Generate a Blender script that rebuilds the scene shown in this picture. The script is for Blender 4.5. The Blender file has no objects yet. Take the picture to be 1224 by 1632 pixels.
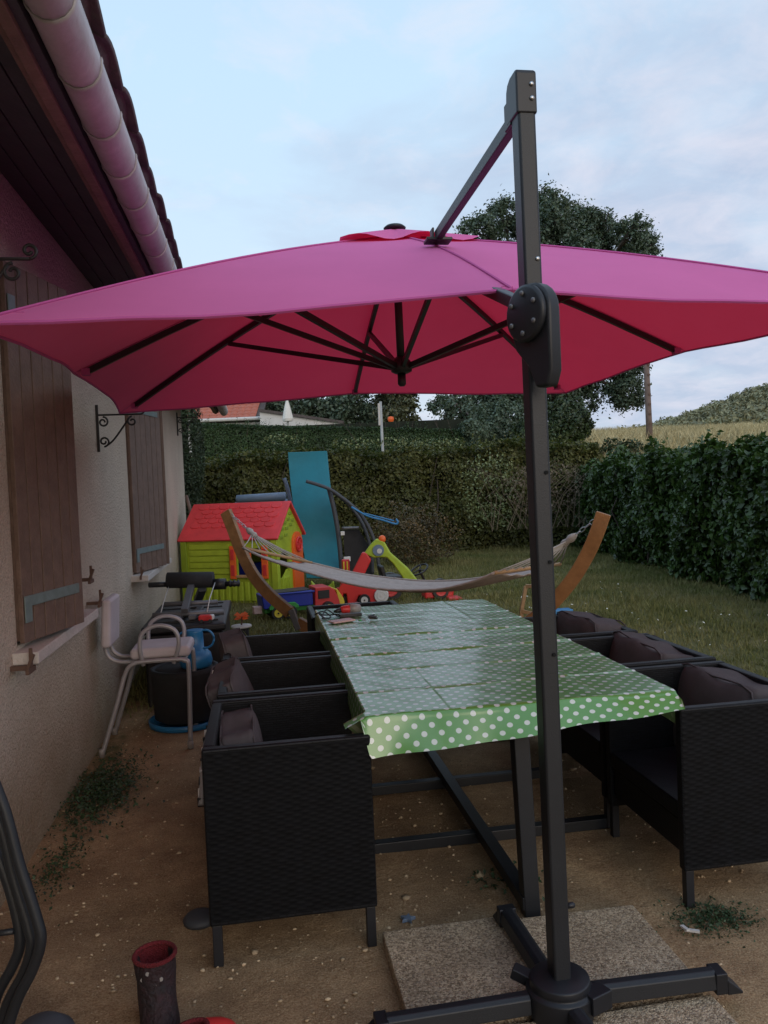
import bpy, bmesh, math, random
import numpy as np
from mathutils import Vector, Matrix
random.seed(7); rng = np.random.default_rng(11)
PI = math.pi
S = bpy.context.scene
COL = S.collection

# ------------------------------------------------------------------ camera
EYE = Vector((0, 0, 1.48)); FPX = 1269.0
_a = math.atan(200 / FPX); _p = math.atan(40 / FPX); _r = math.atan(.042)
FW = Vector((math.sin(_a)*math.cos(_p), math.cos(_a)*math.cos(_p), -math.sin(_p)))
_rt = Vector((math.cos(_a), -math.sin(_a), 0)); _up = _rt.cross(FW)
RT = math.cos(_r)*_rt - math.sin(_r)*_up
UP = math.sin(_r)*_rt + math.cos(_r)*_up
cd = bpy.data.cameras.new('camera'); cam = bpy.data.objects.new('camera', cd); COL.objects.link(cam)
cd.sensor_fit = 'VERTICAL'; cd.sensor_height = 36; cd.lens = 36*FPX/1632
cd.clip_start = .05; cd.clip_end = 3000
M = Matrix.Identity(4)
for i in range(3):
    M[i][0] = RT[i]; M[i][1] = UP[i]; M[i][2] = -FW[i]; M[i][3] = EYE[i]
cam.matrix_world = M
S.camera = cam
def P(x, y, d):            # survey helper: bearing read off the photograph + measured depth -> metres
    return EYE + (FW + RT*((x-612)/FPX) - UP*((y-816)/FPX))*d
def G(x, y, z=0.0):        # same, on the level z
    v = FW + RT*((x-612)/FPX) - UP*((y-816)/FPX)
    return EYE + v*((z-EYE.z)/v.z)

# ------------------------------------------------------------------ world, sun, exposure
w = bpy.data.worlds.new('World'); S.world = w; w.use_nodes = True
nt = w.node_tree; nt.nodes.clear(); N = nt.nodes.new; L = nt.links.new
out = N('ShaderNodeOutputWorld'); bg = N('ShaderNodeBackground'); L(bg.outputs[0], out.inputs[0])
sky = N('ShaderNodeTexSky'); sky.sky_type = 'NISHITA'; sky.sun_disc = False
sky.sun_elevation = math.radians(17); sky.sun_rotation = math.radians(165)
sky.air_density = 1.0; sky.dust_density = 1.2; sky.ozone_density = 2.0
tc = N('ShaderNodeTexCoord')
sep = N('ShaderNodeSeparateXYZ'); L(tc.outputs['Generated'], sep.inputs[0])
# cloud layer: direction projected on a flat deck
zc = N('ShaderNodeMath'); zc.operation = 'MAXIMUM'; L(sep.outputs[2], zc.inputs[0]); zc.inputs[1].default_value = 0.0
za = N('ShaderNodeMath'); za.operation = 'ADD'; L(zc.outputs[0], za.inputs[0]); za.inputs[1].default_value = .22
div = N('ShaderNodeVectorMath'); div.operation = 'DIVIDE'; L(tc.outputs['Generated'], div.inputs[0])
cmb = N('ShaderNodeCombineXYZ')
for k in range(3): L(za.outputs[0], cmb.inputs[k])
L(cmb.outputs[0], div.inputs[1])
def noise(scale, detail, rough, off=0.0, dist=0.0):
    mp = N('ShaderNodeMapping'); mp.inputs['Location'].default_value = (off, off*.7, 0); L(div.outputs[0], mp.inputs[0])
    mp.inputs['Scale'].default_value = (1, 1, .6)
    n = N('ShaderNodeTexNoise'); n.inputs['Scale'].default_value = scale; n.inputs['Detail'].default_value = detail
    n.inputs['Roughness'].default_value = rough; n.inputs['Distortion'].default_value = dist
    L(mp.outputs[0], n.inputs['Vector']); return n
def ramp(fac, stops):
    r = N('ShaderNodeValToRGB'); e = r.color_ramp.elements
    while len(e) < len(stops): e.new(.5)
    for q, (p_, c_) in zip(e, stops): q.position = p_; q.color = (*c_, 1) if len(c_) == 3 else c_
    L(fac, r.inputs[0]); return r
def mix(fac, a, b, mode='MIX'):
    m = N('ShaderNodeMix'); m.data_type = 'RGBA'; m.blend_type = mode
    if isinstance(fac, float): m.inputs[0].default_value = fac
    else: L(fac, m.inputs[0])
    for i, s in ((6, a), (7, b)):
        if isinstance(s, tuple): m.inputs[i].default_value = (*s, 1)
        else: L(s, m.inputs[i])
    return m.outputs[2]
K = 10.0   # background strength is 0.1
clear = ramp(zc.outputs[0], [(0, (.54*K, .58*K, .64*K)), (.14, (.56*K, .65*K, .74*K)), (.45, (.50*K, .67*K, .82*K)), (1, (.42*K, .56*K, .76*K))])
base = mix(.80, sky.outputs[0], clear.outputs[0])
n1 = noise(1.5, 8, .58, 3.1, .25); n2 = noise(6.5, 9, .62, 8.3, .4); n3 = noise(.8, 2, .5, 1.7)
# broad drift of cloud, thicker towards +X (right of view)
gx = N('ShaderNodeMapRange'); L(sep.outputs[0], gx.inputs[0])
gx.inputs[1].default_value = -.15; gx.inputs[2].default_value = .6; gx.inputs[3].default_value = -.14; gx.inputs[4].default_value = .30
zt = N('ShaderNodeMapRange'); L(sep.outputs[2], zt.inputs[0]); zt.inputs[1].default_value = .34; zt.inputs[2].default_value = .60; zt.inputs[3].default_value = 0; zt.inputs[4].default_value = .30
gs = N('ShaderNodeMath'); gs.operation = 'SUBTRACT'; L(gx.outputs[0], gs.inputs[0]); L(zt.outputs[0], gs.inputs[1])
s1 = N('ShaderNodeMath'); s1.operation = 'ADD'; L(n1.outputs[0], s1.inputs[0]); L(gs.outputs[0], s1.inputs[1])
m1 = ramp(s1.outputs[0], [(.42, (0, 0, 0)), (.72, (1, 1, 1))])
c1 = mix(n3.outputs[0], (.29*K, .36*K, .50*K), (.42*K, .47*K, .58*K))
fm1 = N('ShaderNodeMath'); fm1.operation = 'MULTIPLY'; L(m1.outputs[0], fm1.inputs[0]); fm1.inputs[1].default_value = .82
fm1.inputs[1].default_value = .80
b1 = mix(fm1.outputs[0], base, c1)
s2 = N('ShaderNodeMath'); s2.operation = 'ADD'; L(n2.outputs[0], s2.inputs[0])
g2 = N('ShaderNodeMath'); g2.operation = 'MULTIPLY'; L(gx.outputs[0], g2.inputs[0]); g2.inputs[1].default_value = .45; L(g2.outputs[0], s2.inputs[1])
m2 = ramp(s2.outputs[0], [(.50, (0, 0, 0)), (.80, (1, 1, 1))])
fm2 = N('ShaderNodeMath'); fm2.operation = 'MULTIPLY'; L(m2.outputs[0], fm2.inputs[0]); fm2.inputs[1].default_value = .42
b2 = mix(fm2.outputs[0], b1, (.64*K, .61*K, .67*K))
L(b2, bg.inputs[0]); bg.inputs[1].default_value = .1
sd = bpy.data.lights.new('sun', 'SUN'); sun = bpy.data.objects.new('sun', sd); COL.objects.link(sun)
sd.energy = .6; sd.angle = math.radians(40); sd.color = (1, .80, .60)
_az = math.radians(165); _el = math.radians(17)
_dir = Vector((math.sin(_az)*math.cos(_el), math.cos(_az)*math.cos(_el), math.sin(_el)))
sun.rotation_euler = _dir.to_track_quat('Z', 'Y').to_euler()
S.view_settings.view_transform = 'Standard'; S.view_settings.look = 'None'
S.view_settings.exposure = 0.5; S.view_settings.gamma = 1; S.view_settings.use_curve_mapping = False
S.render.engine = 'CYCLES'

# ------------------------------------------------------------------ materials
MAT = {}
def mat(name, col, rough=.6, metal=0, var=.12, vscale=6, bump=0, bscale=60, spec=.5, col2=None, island=0.0, trans=None, coat=0):
    m = bpy.data.materials.new(name); m.use_nodes = True; t = m.node_tree; nn = t.nodes.new; ll = t.links.new
    b = t.nodes['Principled BSDF']; b.inputs['Roughness'].default_value = rough; b.inputs['Metallic'].default_value = metal
    b.inputs['Specular IOR Level'].default_value = spec; b.inputs['Coat Weight'].default_value = coat
    c = nn('ShaderNodeTexCoord'); n = nn('ShaderNodeTexNoise'); n.inputs['Scale'].default_value = vscale; n.inputs['Detail'].default_value = 8
    n.inputs['Roughness'].default_value = .65
    oi = nn('ShaderNodeObjectInfo'); ad = nn('ShaderNodeVectorMath'); ad.operation = 'ADD'
    sc = nn('ShaderNodeMath'); sc.operation = 'MULTIPLY'; sc.inputs[1].default_value = 13; ll(oi.outputs['Random'], sc.inputs[0])
    ll(c.outputs['Object'], ad.inputs[0]); ll(sc.outputs[0], ad.inputs[1]); ll(ad.outputs[0], n.inputs[0])
    r = nn('ShaderNodeMapRange'); ll(n.outputs[0], r.inputs[0]); r.inputs[1].default_value = .3; r.inputs[2].default_value = .7
    lo = tuple(x*(1-var) for x in col); hi = col2 if col2 else tuple(min(1, x*(1+var)) for x in col)
    mx = nn('ShaderNodeMix'); mx.data_type = 'RGBA'; mx.inputs[6].default_value = (*lo, 1); mx.inputs[7].default_value = (*hi, 1)
    ll(r.outputs[0], mx.inputs[0]); colout = mx.outputs[2]
    if island:
        g = nn('ShaderNodeNewGeometry'); r2 = nn('ShaderNodeMapRange'); ll(g.outputs['Random Per Island'], r2.inputs[0])
        r2.inputs[3].default_value = 1-island; r2.inputs[4].default_value = 1+island
        hs = nn('ShaderNodeVectorMath'); hs.operation = 'SCALE'; ll(colout, hs.inputs[0]); ll(r2.outputs[0], hs.inputs['Scale']); colout = hs.outputs[0]
    ll(colout, b.inputs['Base Color'])
    if bump:
        nb = nn('ShaderNodeTexNoise'); nb.inputs['Scale'].default_value = bscale; nb.inputs['Detail'].default_value = 5; ll(ad.outputs[0], nb.inputs[0])
        bp = nn('ShaderNodeBump'); bp.inputs['Strength'].default_value = min(1, bump); bp.inputs['Distance'].default_value = .01*max(1, bump)
        ll(nb.outputs[0], bp.inputs['Height']); ll(bp.outputs[0], b.inputs['Normal'])
    if trans:
        tb = nn('ShaderNodeBsdfTranslucent'); tb.inputs[0].default_value = (*trans[0], 1)
        ms = nn('ShaderNodeMixShader'); ms.inputs[0].default_value = trans[1]
        ll(b.outputs[0], ms.inputs[1]); ll(tb.outputs[0], ms.inputs[2]); ll(ms.outputs[0], t.nodes['Material Output'].inputs[0])
    MAT[name] = m; return m
mat('render_wall', (.62, .53, .43), .92, var=.10, vscale=1.6, bump=2.2, bscale=70, spec=.2)
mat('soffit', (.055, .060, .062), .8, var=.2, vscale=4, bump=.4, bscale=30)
mat('fascia', (.17, .115, .08), .75, var=.25, vscale=9, bump=.4, bscale=50)
mat('gutter', (.42, .385, .38), .5, var=.22, vscale=5, bump=.3, bscale=25)
mat('tile_dark', (.09, .07, .065), .8, var=.3, vscale=8, bump=.5)
mat('shutter', (.155, .100, .076), .62, var=.22, vscale=14, bump=.5, bscale=90)
mat('strap', (.15, .20, .20), .6, var=.2, vscale=20)
mat('iron', (.02, .018, .017), .55, var=.3)
mat('sill', (.55, .5, .46), .85, var=.12, vscale=6, bump=.6)
mat('anthracite', (.014, .016, .020), .46, .0, var=.12, vscale=9, bump=.12, bscale=300)
mat('anth_plastic', (.013, .014, .018), .45, var=.15)
mat('steel', (.55, .55, .55), .3, 1, var=.1)
mat('hole', (.004, .004, .004), .9)
mat('canopy', (.82, .205, .49), .85, var=.04, vscale=3, bump=.12, bscale=900, spec=.2, trans=((1.0, .02, .07), .28))
mat('canopy_seam', (.62, .12, .38), .85, var=.05, trans=((.4, .01, .07), .2))
mat('cushion', (.090, .080, .084), .95, var=.12, vscale=12, bump=.3, bscale=400, spec=.15)
mat('steel_grey', (.36, .35, .37), .42, .3, var=.12, vscale=12)
mat('stool_pad', (.50, .45, .47), .6, var=.08, vscale=7, bump=.1)
mat('blue_plastic', (.025, .19, .42), .38, var=.1)
mat('black_plastic', (.014, .014, .016), .45, var=.3, vscale=9)
mat('black_matt', (.02, .02, .022), .8, var=.3, vscale=10)
mat('grey_metal', (.16, .16, .17), .45, .4, var=.15)
mat('grey_rubber', (.05, .055, .065), .6, var=.15)
mat('red', (.60, .035, .035), .42, var=.08)
mat('roof_red', (.70, .055, .065), .55, var=.16, vscale=5)
mat('lime', (.36, .46, .03), .5, var=.2, vscale=5)
mat('lime_dark', (.24, .33, .02), .5, var=.08)
mat('orange', (.80, .13, .02), .45, var=.06)
mat('yellow', (.70, .52, .04), .45, var=.06)
mat('green_plastic', (.04, .30, .05), .45)
mat('deep_blue', (.012, .03, .30), .42, var=.08)
mat('white_plastic', (.62, .60, .58), .5, var=.06)
mat('teal_mat', (.010, .17, .225), .6, var=.12, vscale=3, bump=.15, bscale=25)
mat('steel_blue', (.14, .19, .27), .5, var=.1)
mat('wood_light', (.42, .25, .12), .55, var=.2, vscale=16, bump=.2)
mat('wood_stand', (.30, .145, .055), .5, var=.22, vscale=14, bump=.25)
mat('rope', (.46, .42, .38), .9, var=.15, bump=.6, bscale=300)
mat('hammock_cloth', (.50, .41, .36), .92, var=.14, vscale=20, bump=.3, bscale=200, trans=((.3, .22, .18), .15))
mat('pole_wood', (.16, .11, .09), .85, var=.25, vscale=5)
mat('neighbor_wall', (.62, .6, .58), .9, var=.06)
mat('neighbor_tile', (.42, .12, .07), .75, var=.15, island=.1)
mat('lamp_grey', (.35, .35, .34), .6)
mat('parasol_white', (.75, .72, .66), .9, var=.08)
mat('bark', (.06, .045, .035), .9, var=.3, vscale=12, bump=1.2, bscale=20)
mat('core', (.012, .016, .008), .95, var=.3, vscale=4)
mat('leaf_back', (.060, .074, .018), .5, var=.4, vscale=1.3, col2=(.12, .118, .036), island=.45, trans=((.09, .14, .02), .2), spec=.3)
mat('leaf_laurel', (.038, .064, .012), .42, var=.35, vscale=1.5, col2=(.060, .115, .022), island=.4, trans=((.06, .14, .02), .15))
mat('leaf_pale', (.15, .18, .07), .5, var=.3, vscale=3, island=.3)
mat('leaf_clipped', (.030, .062, .014), .55, var=.2, vscale=1, island=.3)
mat('leaf_conifer', (.022, .040, .012), .6, var=.3, vscale=2, island=.3)
mat('leaf_tree', (.080, .115, .075), .5, var=.35, vscale=.5, island=.45, trans=((.06, .1, .02), .15))  # leaf green lightened to stand in for the hazy veil over the big tree
mat('leaf_tree_warm', (.075, .08, .035), .5, var=.35, vscale=.5, island=.4)
mat('leaf_bush', (.040, .065, .022), .5, var=.3, vscale=.6, island=.35)
mat('leaf_hill', (.22, .22, .125), .7, var=.3, vscale=.15, island=.35)
mat('leaf_rust', (.065, .065, .02), .55, var=.3, vscale=3, island=.5, col2=(.13, .075, .025))
mat('twig', (.17, .13, .09), .9, var=.2)
mat('grass', (.13, .17, .045), .7, var=.3, vscale=.9, col2=(.33, .27, .12), island=.35, trans=((.08, .13, .02), .2), spec=.2)
mat('dry_grass', (.42, .36, .20), .9, var=.2, vscale=.25, col2=(.64, .54, .31), island=.35, spec=.1)
mat('weed', (.03, .06, .022), .6, var=.3, vscale=8, island=.35)
mat('pebble', (.42, .30, .18), .9, var=.2, vscale=8, col2=(.58, .46, .31), island=.35, spec=.2)
mat('flower', (.8, .78, .7), .7)
mat('boot_fabric', (.016, .013, .015), .75, var=.3, vscale=28, col2=(.035, .012, .016), bump=1.5, bscale=60)
mat('boot_lining', (.17, .012, .018), .95, var=.2, bump=1.5, bscale=200)
mat('pink', (.55, .38, .36), .5)
mat('gadget_grey', (.30, .28, .27), .4)
mat('rust', (.12, .07, .05), .8)

def stain_wall():
    m = MAT['render_wall']; t = m.node_tree; nn = t.nodes.new; ll = t.links.new; b = t.nodes['Principled BSDF']
    src = b.inputs['Base Color'].links[0].from_socket
    c = nn('ShaderNodeTexCoord'); sp = nn('ShaderNodeSeparateXYZ'); ll(c.outputs['Object'], sp.inputs[0])
    n = nn('ShaderNodeTexNoise'); n.inputs['Scale'].default_value = 2.2; n.inputs['Detail'].default_value = 9; n.inputs['Roughness'].default_value = .7; ll(c.outputs['Object'], n.inputs[0])
    a = nn('ShaderNodeMath'); a.operation = 'MULTIPLY_ADD'; ll(n.outputs[0], a.inputs[0]); a.inputs[1].default_value = 1.5; ll(sp.outputs[2], a.inputs[2])
    mr = nn('ShaderNodeMapRange'); ll(a.outputs[0], mr.inputs[0]); mr.inputs[1].default_value = .75; mr.inputs[2].default_value = 1.65; mr.inputs[3].default_value = .75; mr.inputs[4].default_value = 0
    mx = nn('ShaderNodeMix'); mx.data_type = 'RGBA'; ll(mr.outputs[0], mx.inputs[0]); ll(src, mx.inputs[6]); mx.inputs[7].default_value = (.34, .265, .165, 1)
    v = nn('ShaderNodeTexNoise'); v.inputs['Scale'].default_value = 130; v.inputs['Detail'].default_value = 3; ll(c.outputs['Object'], v.inputs[0])
    vr = nn('ShaderNodeMapRange'); ll(v.outputs[0], vr.inputs[0]); vr.inputs[1].default_value = .35; vr.inputs[2].default_value = .6; vr.inputs[3].default_value = .72; vr.inputs[4].default_value = 1.06
    sc = nn('ShaderNodeVectorMath'); sc.operation = 'SCALE'; ll(mx.outputs[2], sc.inputs[0]); ll(vr.outputs[0], sc.inputs['Scale'])
    ll(sc.outputs[0], b.inputs['Base Color'])
stain_wall()
mat('rattan_strand', (.0035, .004, .0055), .6, var=.5, vscale=26, spec=.16)
def weave_mat():
    m = bpy.data.materials.new('rattan'); m.use_nodes = True; t = m.node_tree; nn = t.nodes.new; ll = t.links.new
    b = t.nodes['Principled BSDF']; b.inputs['Roughness'].default_value = .5; b.inputs['Specular IOR Level'].default_value = .25
    c = nn('ShaderNodeTexCoord'); mp = nn('ShaderNodeMapping'); ll(c.outputs['Object'], mp.inputs[0])
    sp = nn('ShaderNodeSeparateXYZ'); ll(mp.outputs[0], sp.inputs[0])
    ax = nn('ShaderNodeMath'); ax.operation = 'ADD'; ll(sp.outputs[0], ax.inputs[0]); ll(sp.outputs[1], ax.inputs[1])
    cb = nn('ShaderNodeCombineXYZ'); ll(ax.outputs[0], cb.inputs[0]); ll(sp.outputs[2], cb.inputs[1])
    br = nn('ShaderNodeTexBrick'); ll(cb.outputs[0], br.inputs['Vector']); br.inputs['Scale'].default_value = 1
    br.inputs['Brick Width'].default_value = .026; br.inputs['Row Height'].default_value = .0085; br.inputs['Mortar Size'].default_value = .0014
    br.inputs['Mortar Smooth'].default_value = .6
    br.inputs['Color1'].default_value = (.006, .0065, .0085, 1); br.inputs['Color2'].default_value = (.012, .013, .016, 1); br.inputs['Mortar'].default_value = (.002, .002, .002, 1)
    ll(br.outputs[0], b.inputs['Base Color'])
    inv = nn('ShaderNodeMath'); inv.operation = 'SUBTRACT'; inv.inputs[0].default_value = 1; ll(br.outputs['Fac'], inv.inputs[1])
    bp = nn('ShaderNodeBump'); bp.inputs['Strength'].default_value = .8; bp.inputs['Distance'].default_value = .003
    ll(inv.outputs[0], bp.inputs['Height']); ll(bp.outputs[0], b.inputs['Normal'])
    MAT['rattan'] = m
weave_mat()
def cloth_mat():
    m = bpy.data.materials.new('oilcloth'); m.use_nodes = True; t = m.node_tree; nn = t.nodes.new; ll = t.links.new
    b = t.nodes['Principled BSDF']; b.inputs['Roughness'].default_value = .40; b.inputs['Specular IOR Level'].default_value = .7; b.inputs['Coat Weight'].default_value = 1; b.inputs['Coat Roughness'].default_value = .2; b.inputs['Coat IOR'].default_value = 1.65
    uv = nn('ShaderNodeUVMap')
    mp = nn('ShaderNodeMapping'); mp.inputs['Rotation'].default_value = (0, 0, PI/4); mp.inputs['Scale'].default_value = (1/.0405, 1/.0405, 1); ll(uv.outputs[0], mp.inputs[0])
    fr = nn('ShaderNodeVectorMath'); fr.operation = 'FRACTION'; ll(mp.outputs[0], fr.inputs[0])
    sb = nn('ShaderNodeVectorMath'); sb.operation = 'SUBTRACT'; sb.inputs[1].default_value = (.5, .5, 0); ll(fr.outputs[0], sb.inputs[0])
    sp = nn('ShaderNodeSeparateXYZ'); ll(sb.outputs[0], sp.inputs[0]); cb = nn('ShaderNodeCombineXYZ'); ll(sp.outputs[0], cb.inputs[0]); ll(sp.outputs[1], cb.inputs[1])
    ln = nn('ShaderNodeVectorMath'); ln.operation = 'LENGTH'; ll(cb.outputs[0], ln.inputs[0])
    mr = nn('ShaderNodeMapRange'); ll(ln.outputs['Value'], mr.inputs[0]); mr.inputs[1].default_value = .225; mr.inputs[2].default_value = .255; mr.inputs[3].default_value = 1; mr.inputs[4].default_value = 0
    mx = nn('ShaderNodeMix'); mx.data_type = 'RGBA'; mx.inputs[6].default_value = (.10, .34, .045, 1); mx.inputs[7].default_value = (.74, .80, .74, 1); ll(mr.outputs[0], mx.inputs[0])
    g = nn('ShaderNodeNewGeometry'); bk = nn('ShaderNodeMix'); bk.data_type = 'RGBA'; ll(g.outputs['Backfacing'], bk.inputs[0]); ll(mx.outputs[2], bk.inputs[6])
    mx2 = nn('ShaderNodeMix'); mx2.data_type = 'RGBA'; mx2.inputs[6].default_value = (.16, .24, .10, 1); mx2.inputs[7].default_value = (.34, .38, .26, 1); ll(mr.outputs[0], mx2.inputs[0])
    ll(mx2.outputs[2], bk.inputs[7]); ll(bk.outputs[2], b.inputs['Base Color'])
    c = nn('ShaderNodeTexCoord'); nb = nn('ShaderNodeTexNoise'); nb.inputs['Scale'].default_value = 16; nb.inputs['Detail'].default_value = 3; ll(c.outputs['Object'], nb.inputs[0])
    bp = nn('ShaderNodeBump'); bp.inputs['Strength'].default_value = .25; bp.inputs['Distance'].default_value = .003; ll(nb.outputs[0], bp.inputs['Height']); ll(bp.outputs[0], b.inputs['Normal'])
    tb = nn('ShaderNodeBsdfTranslucent'); tb.inputs[0].default_value = (.15, .34, .08, 1); ms = nn('ShaderNodeMixShader'); ms.inputs[0].default_value = .12
    ll(b.outputs[0], ms.inputs[1]); ll(tb.outputs[0], ms.inputs[2]); ll(ms.outputs[0], t.nodes['Material Output'].inputs[0])
    MAT['oilcloth'] = m
cloth_mat()
def ground_mat():
    m = bpy.data.materials.new('ground'); m.use_nodes = True; t = m.node_tree; nn = t.nodes.new; ll = t.links.new
    b = t.nodes['Principled BSDF']; b.inputs['Roughness'].default_value = .95; b.inputs['Specular IOR Level'].default_value = .15
    c = nn('ShaderNodeTexCoord'); at = nn('ShaderNodeAttribute'); at.attribute_name = 'cover'
    def nz(s, d=6, r=.6):
        n = nn('ShaderNodeTexNoise'); n.inputs['Scale'].default_value = s; n.inputs['Detail'].default_value = d; n.inputs['Roughness'].default_value = r; ll(c.outputs['Object'], n.inputs[0]); return n
    def rp(n, stops):
        r = nn('ShaderNodeValToRGB'); e = r.color_ramp.elements
        while len(e) < len(stops): e.new(.5)
        for q, (p_, c_) in zip(e, stops): q.position = p_; q.color = (*c_, 1)
        ll(n.outputs[0], r.inputs[0]); return r
    def mx(f, a, b_, mode='MIX'):
        q = nn('ShaderNodeMix'); q.data_type = 'RGBA'; q.blend_type = mode
        if isinstance(f, float): q.inputs[0].default_value = f
        else: ll(f, q.inputs[0])
        ll(a, q.inputs[6]); ll(b_, q.inputs[7]); return q.outputs[2]
    fine = rp(nz(170, 3, .8), [(.3, (.25, .17, .10)), (.5, (.47, .345, .22)), (.72, (.70, .57, .40))])
    med = rp(nz(5, 8, .7), [(.3, (.62, .56, .52)), (.7, (1.12, 1.08, 1.0))])
    sand = mx(1.0, fine.outputs[0], med.outputs[0], 'MULTIPLY')
    big = rp(nz(1.1, 4, .6), [(.35, (.72, .70, .68)), (.65, (1.1, 1.05, 1))])
    sand = mx(1.0, sand, big.outputs[0], 'MULTIPLY')
    soil = rp(nz(3.2, 8, .65), [(.35, (.08, .085, .03)), (.55, (.16, .14, .065)), (.75, (.32, .23, .12))])
    dry = rp(nz(.8, 8, .65), [(.3, (.22, .17, .08)), (.7, (.40, .31, .15))])
    sp = nn('ShaderNodeSeparateColor'); ll(at.outputs['Color'], sp.inputs[0])
    n = nz(4, 6, .7); a1 = nn('ShaderNodeMath'); a1.operation = 'ADD'; ll(sp.outputs[0], a1.inputs[0]); ll(n.outputs[0], a1.inputs[1])
    k = nn('ShaderNodeMapRange'); ll(a1.outputs[0], k.inputs[0]); k.inputs[1].default_value = .9; k.inputs[2].default_value = 1.1
    o = mx(k.outputs[0], sand, soil.outputs[0]); o = mx(sp.outputs[1], o, dry.outputs[0])
    ll(o, b.inputs['Base Color'])
    nb = nz(120, 4, .8); nb2 = nz(14, 5, .7); am = nn('ShaderNodeMath'); am.operation = 'MULTIPLY_ADD'; ll(nb2.outputs[0], am.inputs[0]); am.inputs[1].default_value = 2.5; ll(nb.outputs[0], am.inputs[2])
    bp = nn('ShaderNodeBump'); bp.inputs['Strength'].default_value = .9; bp.inputs['Distance'].default_value = .008; ll(am.outputs[0], bp.inputs['Height']); ll(bp.outputs[0], b.inputs['Normal'])
    MAT['ground'] = m
ground_mat()
def slab_mat():
    m = mat('slab', (.32, .28, .23), .9, var=.2, vscale=3)
    t = m.node_tree; nn = t.nodes.new; ll = t.links.new; b = t.nodes['Principled BSDF']
    c = nn('ShaderNodeTexCoord'); v = nn('ShaderNodeTexVoronoi'); v.inputs['Scale'].default_value = 190; ll(c.outputs['Object'], v.inputs[0])
    r = nn('ShaderNodeValToRGB'); e = r.color_ramp.elements
    for k in range(3): e.new(.5)
    for q, (p_, c_) in zip(e, [(0, (.17, .12, .075)), (.3, (.34, .25, .16)), (.55, (.48, .36, .235)), (.8, (.66, .52, .36)), (1, (.3, .24, .18))]): q.position = p_; q.color = (*c_, 1)
    sp = nn('ShaderNodeSeparateColor'); ll(v.outputs['Color'], sp.inputs[0]); ll(sp.outputs[0], r.inputs[0])
    n = nn('ShaderNodeTexNoise'); n.inputs['Scale'].default_value = 5; n.inputs['Detail'].default_value = 6; ll(c.outputs['Object'], n.inputs[0])
    mr = nn('ShaderNodeMapRange'); ll(n.outputs[0], mr.inputs[0]); mr.inputs[1].default_value = .3; mr.inputs[2].default_value = .7; mr.inputs[3].default_value = .65; mr.inputs[4].default_value = 1.1
    vs = nn('ShaderNodeVectorMath'); vs.operation = 'SCALE'; ll(r.outputs[0], vs.inputs[0]); ll(mr.outputs[0], vs.inputs['Scale']); ll(vs.outputs[0], b.inputs['Base Color'])
    bp = nn('ShaderNodeBump'); bp.inputs['Strength'].default_value = .8; bp.inputs['Distance'].default_value = .004; bp.invert = True; ll(v.outputs['Distance'], bp.inputs['Height']); ll(bp.outputs[0], b.inputs['Normal'])
slab_mat()

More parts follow.
